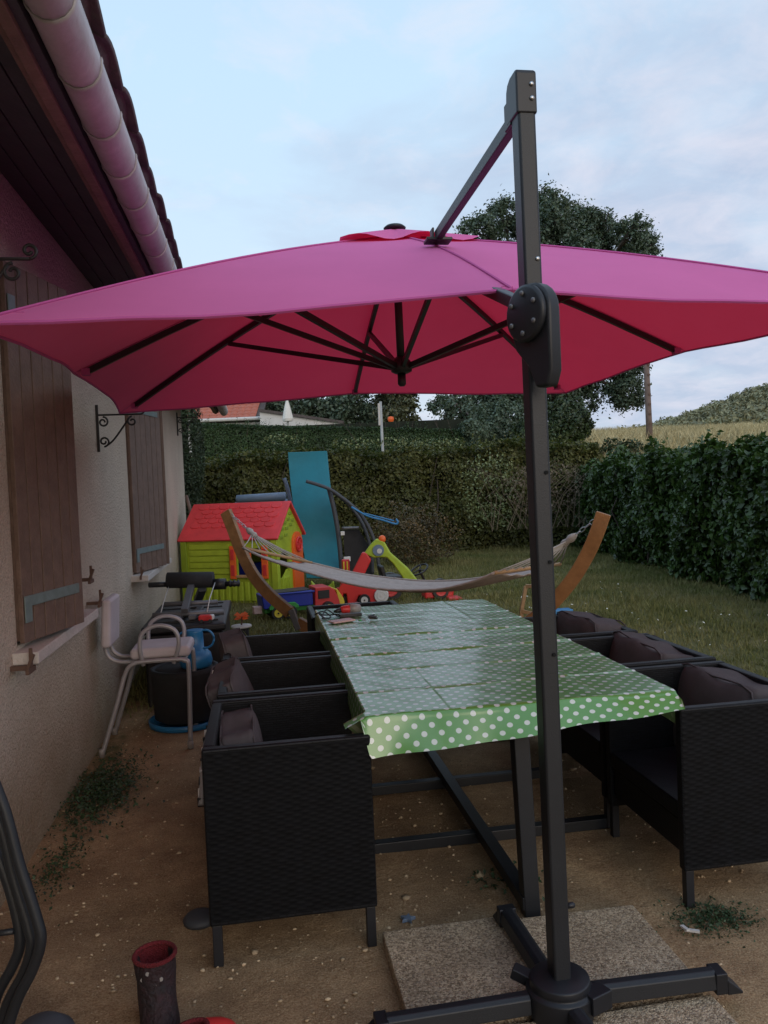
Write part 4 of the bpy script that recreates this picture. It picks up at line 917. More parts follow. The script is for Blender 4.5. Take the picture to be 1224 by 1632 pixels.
for aa in (.12, .25, .66):
    for bb in (-.15, .15):
        wheel(t, TO+tu*aa+tv*bb+ZZ*.085, .072, .06, 'black_plastic', 'yellow', tv)
g = MB(); g.prism([(.03, .12), (.34, .12), (.34, .15), (.30, .185), (.07, .185), (.03, .15)], TO-tv*.158, tu, ZZ, .04); g.build('mudguard', 'green_plastic', t, bevel=.008)
tb('tow_hook', -.07, -.05, .12, (.09, .08, .08), 'pink')
# lime cat-eared toy
t = thing('eared_toy', (.70, 9.47, .15), 'lime green plastic toy chair with two pointed ears beside the playhouse door', 'toy chair')
c = P(515, 950, 9.45); g = MB()
g.prism([(-.14, -.10), (.14, -.10), (.15, .04), (.14, .12), (.135, .19), (.09, .14), (.05, .115), (-.05, .115), (-.09, .14), (-.135, .19), (-.14, .12), (-.15, .04)], c+Vector((0, 0, 0)), RT, ZZ, .05); g.build('backrest', 'lime', t, bevel=.018, seg=3)
g = MB(); g.box(c+Vector((0, -.14, -.10)), (.28, .24, .05)); g.build('seat', 'lime', t, bevel=.015)
for sx in (-.11, .11):
    for sy in (-.23, -.04): g = MB(); g.box(c+Vector((sx, sy, -.16)), (.04, .04, .12)); g.build('leg', 'lime', t, bevel=.008)
# red/yellow ladder-like blocks sign
t = thing('toy_fence', (.97, 9.1, .15), 'narrow red and yellow plastic toy post beside the digger', 'toy')
c0 = P(541, 950, 9.1)
for k, (px, py, m_) in enumerate(((551, 903, 'red'), (548, 925, 'red'), (543, 948, 'red'))):
    c = P(px, py, 9.15); g = MB(); g.box(c, (.09, .05, .17)); q = g.build('block', 'red', t, bevel=.012)
    for a in (-.025, .015):
        g = MB(); g.box(c+Vector((a, -.028, 0)), (.018, .012, .12)); g.build('bar', 'yellow', q, bevel=.003)
# ride-on digger (red and lime A-frame)
t = thing('ride_on_digger', (1.25, 8.7, .15), 'red and lime plastic ride-on digger toy with a raised bent arm and white wheels', 'ride-on toy')
def Q(x, y, d=8.75): return P(x, y, d)
du = (Q(640, 900)-Q(560, 900)).normalized(); du.z = 0; du.normalize(); dv = Vector((-du.y, du.x, 0))
def poly2(name, pix, m, depth, d=8.75, bev=.015, pr=None):
    o = Q(600, 900, d); pts = []
    for x, y in pix:
        q = Q(x, y, d)-o; pts.append((q.dot(du), q.z))
    g = MB(); g.prism(pts, o, du, ZZ, depth); return g.build(name, m, pr or t, bevel=bev, seg=3)
poly2('lower_arm', [(556, 922), (574, 930), (592, 892), (584, 880), (577, 880)], 'red', .10)
arm = poly2('upper_arm', [(580, 882), (596, 889), (604, 888), (616, 888), (626, 898), (640, 918), (647, 930), (662, 934), (666, 925), (650, 905), (622, 880), (612, 862), (600, 858), (590, 868)], 'lime', .09, bev=.018)
g = MB(); g.lathe([(.032, -.05), (.040, -.04), (.040, .04), (.032, .05)], Q(609, 859), 18, dv.to_track_quat('Z', 'Y').to_matrix()); g.build('elbow_knob', 'orange', t, smooth=True)
c = Q(603, 877, 8.69); g = MB(); g.lathe([(.062, 0), (.062, .008)], c, 22, (-dv).to_track_quat('Z', 'Y').to_matrix()); dd = g.build('decal', 'steel_blue', arm)
g = MB(); g.lathe([(.028, 0), (.028, .006)], c+du*.012-dv*.010-ZZ*.008, 16, (-dv).to_track_quat('Z', 'Y').to_matrix()); g.build('decal_spot', 'white_plastic', arm)
poly2('body', [(537, 970), (541, 935), (548, 925), (600, 928), (606, 945), (600, 963), (592, 960), (584, 947), (572, 947), (565, 968), (556, 968), (553, 944), (548, 944), (546, 970)], 'red', .26)
poly2('seat_base', [(548, 948), (600, 948), (598, 964), (548, 966)], 'black_plastic', .16, bev=.006)
wheel(t, Q(608, 949, 8.62), .078, .05, 'white_plastic', 'white_plastic', dv); wheel(t, Q(581, 956, 8.58), .062, .05, 'black_plastic', 'white_plastic', dv)
wheel(t, Q(608, 945, 8.95), .078, .05, 'white_plastic', 'white_plastic', dv); wheel(t, Q(581, 950, 8.95), .062, .05, 'black_plastic', 'white_plastic', dv)
# pedal tractor behind
t = thing('pedal_tractor', (1.9, 9.4, .15), 'red and black pedal tractor with a steering wheel behind the hammock', 'pedal tractor')
du2 = du
c = P(622, 920, 9.45); g = MB(); g.box(c, (.24, .26, .05)); g.box(c+Vector((-.10, 0, .07)), (.05, .26, .16), Matrix.Rotation(-.2, 3, 'Y')); g.build('seat', 'black_plastic', t, bevel=.015)
c = P(700, 938, 9.35); g = MB(); g.prism([(-.20, -.10), (.14, -.10), (.16, .0), (.10, .06), (-.18, .10)], c, (1, 0, 0), (0, 0, 1), .22); g.build('bonnet', 'red', t, bevel=.025, seg=3)
g = MB(); g.prism([(-.14, .03), (.13, -.03), (.13, .015), (-.14, .075)], c+Vector((0, -.12, 0)), (1, 0, 0), (0, 0, 1), .012); g.build('side_stripe', 'black_plastic', t)
c2 = P(668, 908, 9.4); R = (Vector((-.45, -.25, .86))).to_track_quat('Z', 'Y').to_matrix()
g = MB(); g.tube([c2+R @ Vector((.11*math.cos(a), .11*math.sin(a), 0)) for a in np.linspace(0, 2*PI, 20)[:-1]], .011, 7, closed=True)
for a in (0, 2.1, 4.2): g.tube([c2, c2+R @ Vector((.11*math.cos(a), .11*math.sin(a), 0))], .008, 6)
g.build('steering_wheel', 'black_plastic', t, smooth=True)
g = MB(); g.tube([c2, c2+Vector((.08, .04, -.16))], .014, 8); g.build('steering_column', 'black_plastic', t)
g = MB(); g.box(P(660, 958, 9.4), (.72, .12, .06)); g.build('chassis', 'black_plastic', t, bevel=.01)
for (px, rr) in ((622, .15), (702, .10)):
    for dd in (9.25, 9.62):
        q = P(px, 950, dd); q.z = .15+rr; wheel(t, q, rr, .07, 'black_plastic', 'red', Vector((0, 1, 0)))
g = MB(); g.prism([(-.09, -.05), (.09, -.05), (.07, .03), (-.09, .04)], P(724, 955, 9.2), (1, 0, 0), (0, 0, 1), .2); g.build('front_bumper', 'red', t, bevel=.015)
# small red item just beyond the table end
g = MB(); g.box(P(562, 964, 7.2), (.16, .10, .03), .3); tag(g.build('toy_saucer', 'red', bevel=.01, origin=P(562, 964, 7.2)), 'small red plastic toy saucer just beyond the far end of the table', 'toy')

# ------------------------------------------------------------------ teal mat, dark poles, roller, frame
t = thing('gym_mat', (.8, 10.6, .15), 'tall teal foam mat leaning upright behind the playhouse', 'mat')
g = MB(); ed = [(459, 721, 521, 719), (461, 745, 523, 741), (464, 775, 526, 770), (468, 805, 530, 798), (473, 835, 536, 826), (480, 862, 543, 855), (485, 885, 545, 882), (487, 905, 544, 905), (489, 922, 546, 922)]
rows = []
ed = [tuple(np.interp(k/4, range(9), [e_[j] for e_ in ed])+0.0 for j in range(4)) for k in range(33)]
for k, (xa, ya_, xb, yb_) in enumerate(ed):
    k = k/4; d = 10.95-.6*k/8+.05*math.sin(k*1.5); p = P(xa, ya_, d); q = P(xb, yb_, d-.04); rows.append([p.lerp(q, s_)+Vector((0, .02*math.sin(s_*3+k), 0)) for s_ in np.linspace(0, 1, 7)])
g.grid(rows); g.build('pad', 'teal_mat', t, smooth=False, solid=.05, bevel=.006)
t = thing('folded_frame', (1.2, 10.2, .15), 'dark tubular frame with curved poles and black netting folded beside the teal mat', 'frame')
def Pt(l, d): return [P(x, y, d) for x, y in l]
for nm_, l, r_, d, m_ in (('curved_pole', [(488, 767), (505, 772), (526, 780), (545, 793), (560, 805), (575, 820), (590, 845), (600, 875), (604, 905)], .022, 10.1, 'grey_rubber'), ('curved_pole', [(530, 783), (552, 800), (570, 822), (584, 850), (592, 885), (594, 915)], .022, 10.3, 'grey_rubber'),
    ('upright_pole', [(524, 778), (532, 810), (539, 850), (543, 890), (546, 930)], .030, 10.2, 'grey_rubber'), ('upright_pole', [(453, 762), (458, 778), (463, 800), (470, 835)], .028, 11.1, 'steel_blue'), ('strut', [(545, 842), (572, 841)], .018, 10.3, 'grey_metal')):
    g = MB(); g.tube(smoothpath(Pt(l, d), 4), r_, 8); g.build(nm_, m_, t, smooth=True)
g = MB(); g.add(Pt([(547, 845), (572, 844), (588, 870), (595, 925), (552, 930)], 10.4), [(0,1,2,3,4)]); g.build('netting', 'black_matt', t, solid=.02)
g = MB(); g.box(P(553, 891, 10.1), (.09, .03, .06), .3); g.box(P(546, 850, 10.1), (.05, .03, .05)); g.build('clip', 'white_plastic', t, bevel=.005)
t = thing('blue_pole', (1.5, 10.1, .9), 'thin blue bent handle pole sticking out to the right of the teal mat', 'pole')
g = MB(); g.tube(smoothpath(Pt([(560, 808), (585, 822), (610, 829), (630, 835), (634, 832), (631, 827)], 10.0), 4), .012, 8); g.build('shaft', 'blue_plastic', t, smooth=True)
g = MB(); g.tube(smoothpath(Pt([(580, 818), (600, 823), (628, 830)], 10.0), 4), .008, 8); g.build('brace', 'blue_plastic', t, smooth=True)
g = MB(); g.tube([P(378, 796, 12.1), P(455, 791, 12.0)], .065, 16); t = g.build('blue_roller', 'steel_blue', smooth=True, origin=P(416, 793, 12)); tag(t, 'grey blue tube lying across behind the playhouse ridge', 'tube')
g = MB(); g.tube([P(378, 800, 12.1), P(375, 960, 12.1)], .03, 8); g.tube([P(455, 795, 12.0), P(457, 960, 12.0)], .03, 8); g.build('post', 'steel_blue', t, smooth=True, world=True)
g = MB(); q = P(297, 790, 10.5); g.tube([q, P(303, 812, 10.45), P(306, 830, 10.4), Vector((-.90, 10.35, .15))], .022, 8); tag(g.build('wooden_stake', 'pole_wood', smooth=True, origin=q), 'short brown wooden stick leaning between house wall and playhouse roof', 'stick')

# wooden frame + blue item
t = thing('wooden_easel', (2.15, 6.25, .1), 'small pale wooden frame standing on the lawn behind the parasol mast', 'easel')
f = [P(831, 974, 6.5), P(838, 934, 6.5), P(874, 936, 6.4), P(880, 985, 6.4)]
for a, b_ in ((0, 1), (1, 2), (2, 3), (3, 0)):
    g = MB(); g.bar(f[a], f[b_], .03, .025, (0, 1, 0)); g.build('rail', 'wood_light', t, bevel=.003)
for q in (f[0], f[3]):
    g = MB(); g.bar(q, Vector((q.x, q.y+.02, .09)), .03, .025, (0, 1, 0)); g.build('leg', 'wood_light', t, bevel=.003)
g = MB(); c = P(895, 974, 6.3); g.box((c.x, c.y, c.z), (.16, .10, .035)); tt = g.build('blue_box', 'blue_plastic', bevel=.01, origin=c); tag(tt, 'blue plastic box behind the far right armchair', 'box')
g = MB(); g.box((c.x, c.y, c.z/2+.03), (.13, .08, c.z-.12)); g.build('base', 'blue_plastic', tt)

# ------------------------------------------------------------------ hammock
t = thing('hammock_stand', (1.1, 6.5, .15), 'curved wooden hammock stand with two rising laminated arms on the lawn', 'hammock stand')
def woodarm(l, w_px, name='arm'):
    g = MB(); pts = smoothpath([P(x, y, d) for x, y, d in l], 6); sidev = Vector((.45, .89, 0)).normalized()
    n = len(pts); vs = []
    for i, p in enumerate(pts):
        tg = (pts[min(i+1, n-1)]-pts[max(i-1, 0)]).normalized(); nn_ = tg.cross(sidev).normalized(); h_ = .052; w2 = .030
        vs += [p+nn_*h_+sidev*w2, p+nn_*h_-sidev*w2, p-nn_*h_-sidev*w2, p-nn_*h_+sidev*w2]
    fs = [(0, 1, 2, 3), tuple(4*(n-1)+k for k in (3, 2, 1, 0))]
    for i in range(n-1):
        for k in range(4): fs.append((4*i+k, 4*(i+1)+k, 4*(i+1)+(k+1) % 4, 4*i+(k+1) % 4))
    g.add(vs, fs); return g.build(name, 'wood_stand', t, bevel=.005)
woodarm([(360, 815, 7.62), (371, 843, 7.55), (385, 880, 7.45), (405, 918, 7.35), (430, 948, 7.25), (462, 976, 7.15)], 20)
woodarm([(962, 818, 5.68), (951, 850, 5.72), (938, 880, 5.78), (918, 915, 5.85), (895, 945, 5.92), (870, 972, 6.0)], 20)
woodarm([(475, 992, 7.12), (560, 1035, 6.9), (680, 1042, 6.5), (800, 1015, 6.2), (868, 974, 6.0)], 20, 'base_beam')
g = MB(); g.bar(P(464, 972, 7.1), P(476, 1003, 7.1), .06, .05); g.build('joint_sleeve', 'grey_metal', t, bevel=.004)
for d0, px in ((7.1, 520), (6.2, 800)):
    c = P(px, 1010, d0); g = MB(); g.bar(Vector((c.x-.25, c.y-.5, .17)), Vector((c.x+.25, c.y+.5, .17)), .07, .05); g.build('foot_beam', 'wood_stand', t, bevel=.005)
t = thing('hammock', (1.1, 6.6, .7), 'taupe cloth hammock with wooden spreader bars and white ropes hanging across the lawn', 'hammock')
bLn, bLf, bRn, bRf = P(387, 873, 7.05), P(497, 897, 7.55), P(788, 913, 5.6), P(893, 899, 6.15)
for a, b_ in ((bLn, bLf), (bRn, bRf)):
    g = MB(); g.tube([a, b_], .014, 10); g.build('spreader_bar', 'wood_light', t, smooth=True)
rows = []
near = smoothpath([bLn, P(430, 893, 6.85), P(520, 921, 6.55), P(600, 938, 6.25), P(690, 940, 5.95), P(750, 928, 5.72), bRn], 5)
far = smoothpath([bLf, P(560, 912, 7.40), P(620, 921, 7.20), P(680, 926, 6.95), P(740, 924, 6.7), P(810, 914, 6.4), bRf], 5)
for a, b_ in zip(near, far):
    rows.append([a.lerp(b_, s_)-ZZ*(.045*math.sin(PI*s_)+.006*math.sin(s_*34)) for s_ in np.linspace(0, 1, 26)])
g = MB(); g.grid(rows); g.build('bed', 'hammock_cloth', t, smooth=True, solid=.004)
for path in (near, far):
    g = MB(); g.tube(path, .010, 6); g.build('edge_cord', 'hammock_cloth', t, smooth=True)
kL, kR = P(402, 850, 7.35), P(905, 862, 5.9); hL, hR = P(366, 818, 7.58), P(952, 826, 5.72)
for kn, hk, a, b_ in ((kL, hL, bLn, bLf), (kR, hR, bRn, bRf)):
    for i in range(9):
        s_ = i/8; q = a.lerp(b_, s_); g = MB(); mid = kn.lerp(q, .5)-ZZ*.012; g.tube([kn, mid, q], .0055, 6); g.build('rope', 'rope', t, smooth=True)
    d = (hk-kn).normalized(); g = MB(); g.tube([kn-d*.06, kn-d*.03, kn, kn+d*.03, kn+d*.06, kn+d*.09], [.022, .03, .022, .032, .026, .012], 10); g.build('knot', 'rope', t, smooth=True)
    ln_ = (hk-kn).length; m_ = max(3, int(ln_/.045))
    for i in range(2, m_):
        c = kn+d*(ln_*i/m_); R = d.to_track_quat('X', 'Z').to_matrix() @ Matrix.Rotation((i % 2)*PI/2, 3, 'X')
        g = MB(); g.tube([c+R @ Vector((.030*math.cos(q), .013*math.sin(q), 0)) for q in np.linspace(0, 2*PI, 13)[:-1]], .0035, 6, closed=True); g.build('chain_link', 'steel', t, smooth=True)

# ------------------------------------------------------------------ hedges, shrubs
def hedge(name, a, b, th, h, n, size, m, label, amp=.16, base=None, twig=True, seed=1, dz=0.0, group=None, back=.25):
    """box hedge from a to b (ground points), front face on the camera side; leaves on front, top and ends"""
    a = Vector(a); b = Vector(b); d = (b-a); Ln = d.length; d.normalize(); nv = Vector((d.y, -d.x, 0))
    if nv.dot(EYE-a) < 0: nv = -nv
    zb = float(height(np.array([(a.x+b.x)/2]), np.array([(a.y+b.y)/2]))[0]) if base is None else base
    t = thing(name, ((a.x+b.x)/2, (a.y+b.y)/2, zb), label, 'hedge', group)
    A_, D_, N_ = np.array(a), np.array(d), np.array(nv)
    r_ = np.random.default_rng(seed)
    parts = [('f', Ln*h), ('t', Ln*th*1.0), ('e', th*h), ('g', th*h), ('k', Ln*h*back)]
    tot = sum(q for _, q in parts); Ps = []; Ns = []
    for kind, ar in parts:
        m_ = int(n*ar/tot); s_ = r_.uniform(0, Ln, m_); q = r_.uniform(0, th, m_); z = r_.uniform(0, h, m_)*1.0
        if kind == 'f': q = np.zeros(m_); nn_ = np.tile(N_+np.array([0, 0, .25]), (m_, 1))
        if kind == 'k': q = np.full(m_, th); nn_ = np.tile(-N_, (m_, 1))
        if kind == 't': z = np.full(m_, h); nn_ = np.tile([0, 0, 1.], (m_, 1))
        if kind == 'e': s_ = np.zeros(m_); nn_ = np.tile(-D_, (m_, 1))
        if kind == 'g': s_ = np.full(m_, Ln); nn_ = np.tile(D_, (m_, 1))
        p = A_+D_*s_[:, None]-N_*q[:, None]; p[:, 2] = zb+z
        bp = bumpy(p, 2.6, seed)*amp+bumpy(p, 8, seed+9)*amp*.35
        dep = -np.abs(r_.normal(0, .09, m_))
        nu = nn_/np.linalg.norm(nn_, axis=1)[:, None]
        p = p+nu*(bp+dep)[:, None]
        p[:, 2] += z/h*dz*s_/Ln
        # round the top front edge
        if kind == 'f': p -= N_*(np.clip((z-h*.82)/(h*.18), 0, 1)**2*.22)[:, None]
        Ps.append(p); Ns.append(nu)
    leaf_cloud('foliage', np.concatenate(Ps), np.concatenate(Ns), size, m, t, flat=.6)
    # stray shoots above
    k = int(Ln*9); s_ = r_.uniform(0, Ln, k); q = r_.uniform(0, th*.6, k); L2 = []; N2 = []
    for i in range(k):
        p0 = A_+D_*s_[i]-N_*q[i]; hh = r_.uniform(.05, .22)*(h/2)
        for j in range(7):
            L2.append([p0[0]+r_.normal(0, .02)+j*.006, p0[1]+r_.normal(0, .02), zb+h+.02+dz*s_[i]/Ln+hh*j/6+bumpy(np.array([[p0[0], p0[1], h+zb]]), 2.6, seed)[0]*amp]); N2.append([0, 0, 1])
    leaf_cloud('shoot_leaves', np.array(L2), np.array(N2), size*.9, m, t, flat=1.5)
    # dark woody core
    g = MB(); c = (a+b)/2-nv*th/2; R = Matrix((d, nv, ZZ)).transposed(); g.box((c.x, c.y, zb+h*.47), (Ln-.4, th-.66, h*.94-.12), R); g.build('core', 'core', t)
    g = MB()
    for i in range(int(Ln*3)):
        s1_ = r_.uniform(0, Ln); p0 = a+d*s1_-nv*r_.uniform(.05, .3); g.tube([(p0.x, p0.y, zb), (p0.x+r_.normal(0, .1), p0.y+r_.normal(0, .05), zb+h*.5), (p0.x+r_.normal(0, .2), p0.y+r_.normal(0, .1), zb+h*.92)], [.02, .014, .006], 5)
    tag(g.build('stems', 'bark', t), kind='stuff')
    return t
hb = hedge('mixed_hedge', (-3.2, 15.9, 0), (6.6, 14.6, 0), 1.1, 2.02, 78000, .075, 'leaf_back', 'long olive green mixed hedge across the back of the garden', amp=.20, seed=3)
hr = hedge('laurel_hedge', (6.05, 14.5, 0), (4.75, 5.6, 0), 1.1, 1.56, 68000, .088, 'leaf_laurel', 'broad leaved dark green laurel hedge along the right side of the lawn', amp=.26, seed=12)
hc = hedge('conifer_hedge', (-3.0, 13.9, 0), (-.95, 13.9, 0), .8, 3.2, 42000, .045, 'leaf_conifer', 'tall dark conifer hedge seen past the far corner of the house', amp=.12, seed=21)
hn = hedge('clipped_hedge', (-1.9, 24.4, 0), (6.7, 23.2, 0), 1.2, 2.08, 95000, .05, 'leaf_clipped', 'neatly clipped green hedge with a level top behind the mixed hedge', amp=.03, seed=33, base=1.55, dz=-.55)
# pale variegated shrubs growing in the hedge
def blob(name, c, r, n, size, m, label, cat='shrub', amp=.25, seed=5, core=True, group=None, flat=.8, parent=None, pname='foliage', squash=1):
    t = parent or thing(name, (c[0], c[1], c[2]-r[2]), label, cat, group)
    r_ = np.random.default_rng(seed); v = r_.normal(0, 1, (n, 3)); v /= np.linalg.norm(v, axis=1)[:, None]
    rad = 1+amp*bumpy(v*1.0, 3.0, seed)-np.abs(r_.normal(0, .16, n)); p = np.array(c)+v*np.array(r)*rad[:, None]
    leaf_cloud(pname, p, v, size, m, t, flat=flat); return t
blob('variegated_shrub', (4.25, 14.35, 1.35), (.55, .25, .75), 900, .055, 'leaf_pale', 'pale cream leaved shrub growing through the back hedge left of the mast', seed=6)
blob('twiggy_shrub', (5.25, 14.0, 1.35), (.75, .25, .5), 700, .05, 'twig', 'dry brown twiggy shrub in the hedge just right of the mast', seed=7)
blob('rusty_shrub', (2.50, 12.9, .62), (.68, .5, .52), 6500, .042, 'leaf_rust', 'low rusty brown green shrub in front of the back hedge', seed=8, amp=.5)
for k, (px, py, d) in enumerate(((565, 706, 14.6), (640, 704, 14.6), (700, 706, 14.6), (450, 700, 15))):
    q = P(px, py, d); blob('white_blossom', tuple(q), (.45, .12, .10), 150, .045, 'leaf_pale', 'cream flowering shoot tips along the top of the back hedge, %s' % ('above the teal mat', 'right of the lamp post', 'near its right end', 'left of the teal mat')[k], 'shrub', seed=40+k)
g = MB()
for k in range(40):
    p = Vector((5.25+random.gauss(0, .5), 14.0+random.gauss(0, .2), .6)); g.tube([p, p+Vector((random.gauss(0, .25), -.1, .6)), p+Vector((random.gauss(0, .5), -.2, 1.15))], [.008, .005, .002], 4)
tag(g.build('dead_twigs', 'twig', origin=(5.25, 14, .15)), 'bare pale dead twigs sticking out of the hedge right of the mast', 'twigs', kind='stuff')

# ------------------------------------------------------------------ trees
def tree(name, label, lobes, trunk, n, size, m, group=None, seed=1, cat='tree', flat=.9):
    t = thing(name, trunk[0], label, cat, group); r_ = np.random.default_rng(seed); Ps = []; Ns = []
    vol = sum(l[3]**2 for l in lobes); base = Vector(trunk[1]) 
    g = MB(); a = Vector(trunk[0]); g.tube([a-ZZ*.3, a.lerp(base, .5)+Vector((.1, 0, 0)), base], [trunk[2], trunk[2]*.8, trunk[2]*.55], 10); g.build('trunk', 'bark', t, smooth=True)
    g = MB()
    for (x, y, z, r) in lobes:
        c = Vector((x, y, z)); mid = base.lerp(c, .55)+Vector((r_.normal(0, .2), r_.normal(0, .2), .2)); g.tube([base-ZZ*.4, mid, c], [trunk[2]*.45, trunk[2]*.25, trunk[2]*.08], 6)
        for j in range(5):
            v = Vector(r_.normal(0, 1, 3)).normalized()*r*.8; g.tube([mid.lerp(c, .6), c+v*.5, c+v], [trunk[2]*.12, trunk[2]*.07, .01], 5)
        m_ = int(n*r*r/vol); ncl = max(12, int(34*r)); cc = r_.normal(0, 1, (ncl, 3)); cc /= np.linalg.norm(cc, axis=1)[:, None]; cc = np.array([x, y, z])+cc*r*r_.uniform(.45, 1.0, (ncl, 1))*np.array([1, 1, .85])
        idx = r_.integers(0, ncl, m_); v = r_.normal(0, 1, (m_, 3)); v /= np.linalg.norm(v, axis=1)[:, None]
        p = cc[idx]+v*(r*.22+.16)*np.abs(r_.normal(0, .62, (m_, 1))); Ps.append(p); Ns.append(v+np.array([0, 0, .5]))
    leaf_cloud('crown', np.concatenate(Ps), np.concatenate(Ns), size, m, t, flat=flat)
    g.build('limbs', 'bark', t, smooth=True); return t
def LB(l, d):
    o = []
    for x, y, r in l:
        p = P(x, y, d+random.uniform(-1.5, 1.5)); o.append((p.x, p.y, p.z, r*d/FPX))
    return o
gz = lambda x, y: float(height(np.array([x]), np.array([y]))[0])
b = P(885, 700, 32); 
tree('ash_tree', 'big dark leafy tree with a billowing crown rising above the right half of the parasol',
     LB([(765, 372, 34), (800, 345, 30), (838, 352, 36), (872, 322, 28), (885, 350, 44), (925, 360, 38), (965, 358, 28), (1005, 365, 26), (1032, 392, 28), (985, 400, 44), (900, 420, 60), (800, 430, 55), (1020, 430, 36), (850, 500, 80), (950, 500, 76), (780, 520, 50), (800, 600, 60), (870, 600, 70), (950, 600, 60), (1000, 625, 34), (770, 655, 40), (985, 565, 50)], 32),
     ((b.x, b.y, gz(b.x, b.y)), (b.x, b.y, gz(b.x, b.y)+3.6), .38), 190000, .13, 'leaf_tree', seed=3)
b = P(705, 690, 27)
tree('young_tree', 'small loose branched tree with airy leaves at the left foot of the big tree', LB([(695, 642, 16), (712, 655, 18), (730, 640, 20), (745, 668, 22), (765, 680, 24), (735, 690, 14)], 27), ((b.x+.9, b.y, gz(b.x, b.y)), (b.x+.8, b.y, gz(b.x, b.y)+1.5), .12), 5000, .13, 'leaf_tree', seed=9)
for k, (l, lb, m_, dd, sd_) in enumerate((([(470, 610, 40), (500, 650, 34), (440, 650, 30), (455, 660, 22), (490, 570, 40)], 'dark tree behind the white garage wall, left one', 'leaf_tree', 31, 14),
        ([(560, 600, 44), (550, 650, 36), (585, 660, 26), (600, 580, 40)], 'dark tree behind the lamp post, middle one', 'leaf_tree', 32, 15), ([(625, 640, 26), (645, 655, 18), (620, 668, 22), (640, 620, 24), (655, 672, 10)], 'brownish green tree just right of the lamp post', 'leaf_tree_warm', 30, 16))):
    b = P(l[0][0], 690, dd); tree('garden_tree', lb, LB(l, dd), ((b.x, b.y, gz(b.x, b.y)), (b.x, b.y, gz(b.x, b.y)+2), .22), 22000, .16, m_, 'trees behind the clipped hedge', seed=sd_)
for k, (px, py, rr, d, lb, m_) in enumerate(((905, 668, 40, 24, 'rounded mid green bush under the big tree right of the mast', 'leaf_bush'), (800, 675, 42, 25, 'dense dark bush under the big tree left of the mast', 'leaf_tree'), (992, 683, 20, 24, 'small pale green bush standing in the dry meadow', 'leaf_bush'), (850, 690, 30, 23, 'yellow green bush hidden partly by the mast', 'leaf_bush'), (760, 685, 26, 24, 'dark bush at the end of the clipped hedge', 'leaf_tree'))):
    q = P(px, py, d); R_ = rr*d/FPX; t = blob('meadow_bush', (q.x, q.y, gz(q.x, q.y)+.25 if px == 992 else q.z-.1), (R_*(1.9 if px == 992 else 1), R_*.8, R_*(1.25 if px == 992 else .95)), 2600 if px == 992 else 8000, .10, m_, lb, 'bush', seed=60+k, amp=.5)
    if px != 992: g = MB(); g.tube([(q.x, q.y, gz(q.x, q.y)-.1), (q.x, q.y, q.z)], .06, 6); g.build('stem', 'bark', t)
# hill scrub
n = 1500; xs_ = rng.uniform(34, 110, n); ys_ = rng.uniform(60, 108, n); Ps = []; Ns = []
hh = 9.0*np.exp(-((xs_-78)/22.)**2-((ys_-90)/22.)**2); k = rng.uniform(0, 1, n) < np.clip(hh/3.2, .05, 1); xs_ = xs_[k]; ys_ = ys_[k]
for x, y in zip(xs_, ys_):
    m_ = 90; r1 = rng.uniform(.7, 1.6); v = rng.normal(0, 1, (m_, 3)); v /= np.linalg.norm(v, axis=1)[:, None]; v[:, 2] = np.abs(v[:, 2]); Ps.append(np.array([x, y, gz(x, y)])+v*r1*np.array([1, 1, .85])*rng.uniform(.7, 1.05, (m_, 1))); Ns.append(v)
tag(leaf_cloud('hillside_scrub', np.concatenate(Ps), np.concatenate(Ns), .42, 'leaf_hill', flat=.8), 'grey green scrub woodland covering the distant hill on the right', 'scrub', kind='stuff')

# ------------------------------------------------------------------ far built things
q = P(1036, 705, 27); t = thing('utility_pole', (q.x, q.y, gz(q.x, q.y)), 'weathered brown wooden utility pole standing in the dry meadow', 'utility pole')
g = MB(); g.tube([(q.x, q.y, gz(q.x, q.y)-.3), (q.x-.02, q.y, 3.5), (q.x-.06, q.y, 6.3)], [.115, .105, .09], 12); g.build('shaft', 'pole_wood', t, smooth=True)
for k in range(8): g = MB(); g.box((q.x-.02, q.y-.105, 2.9+.33*k), (.09, .03, .06)); g.build('step_notch', 'rust', t)
q = P(610, 700, 20); t = thing('lamp_post', (q.x, q.y, gz(q.x, q.y)), 'thin pale grey post rising in front of the clipped hedge', 'post')
g = MB(); g.tube([(q.x, q.y, gz(q.x, q.y)-.1), (q.x-.02, q.y, 3.62)], .035, 10); g.build('shaft', 'lamp_grey', t, smooth=True); g = MB(); g.box((q.x-.06, q.y, 3.3), (.06, .05, .55)); g.build('sleeve', 'sill', t, bevel=.005)
q = P(458, 652, 25); t = thing('closed_parasol', (q.x, q.y, 1.9), 'folded white parasol in front of the white garage wall', 'parasol')
g = MB(); g.lathe([(.15, -.38), (.17, -.30), (.12, -.05), (.07, .15), (.03, .30), (.01, .36)], (q.x, q.y, q.z), 12); g.build('folded_canopy', 'parasol_white', t); g = MB(); g.tube([(q.x, q.y, 1.6), (q.x, q.y, q.z)], .03, 8); g.build('pole', 'lamp_grey', t)
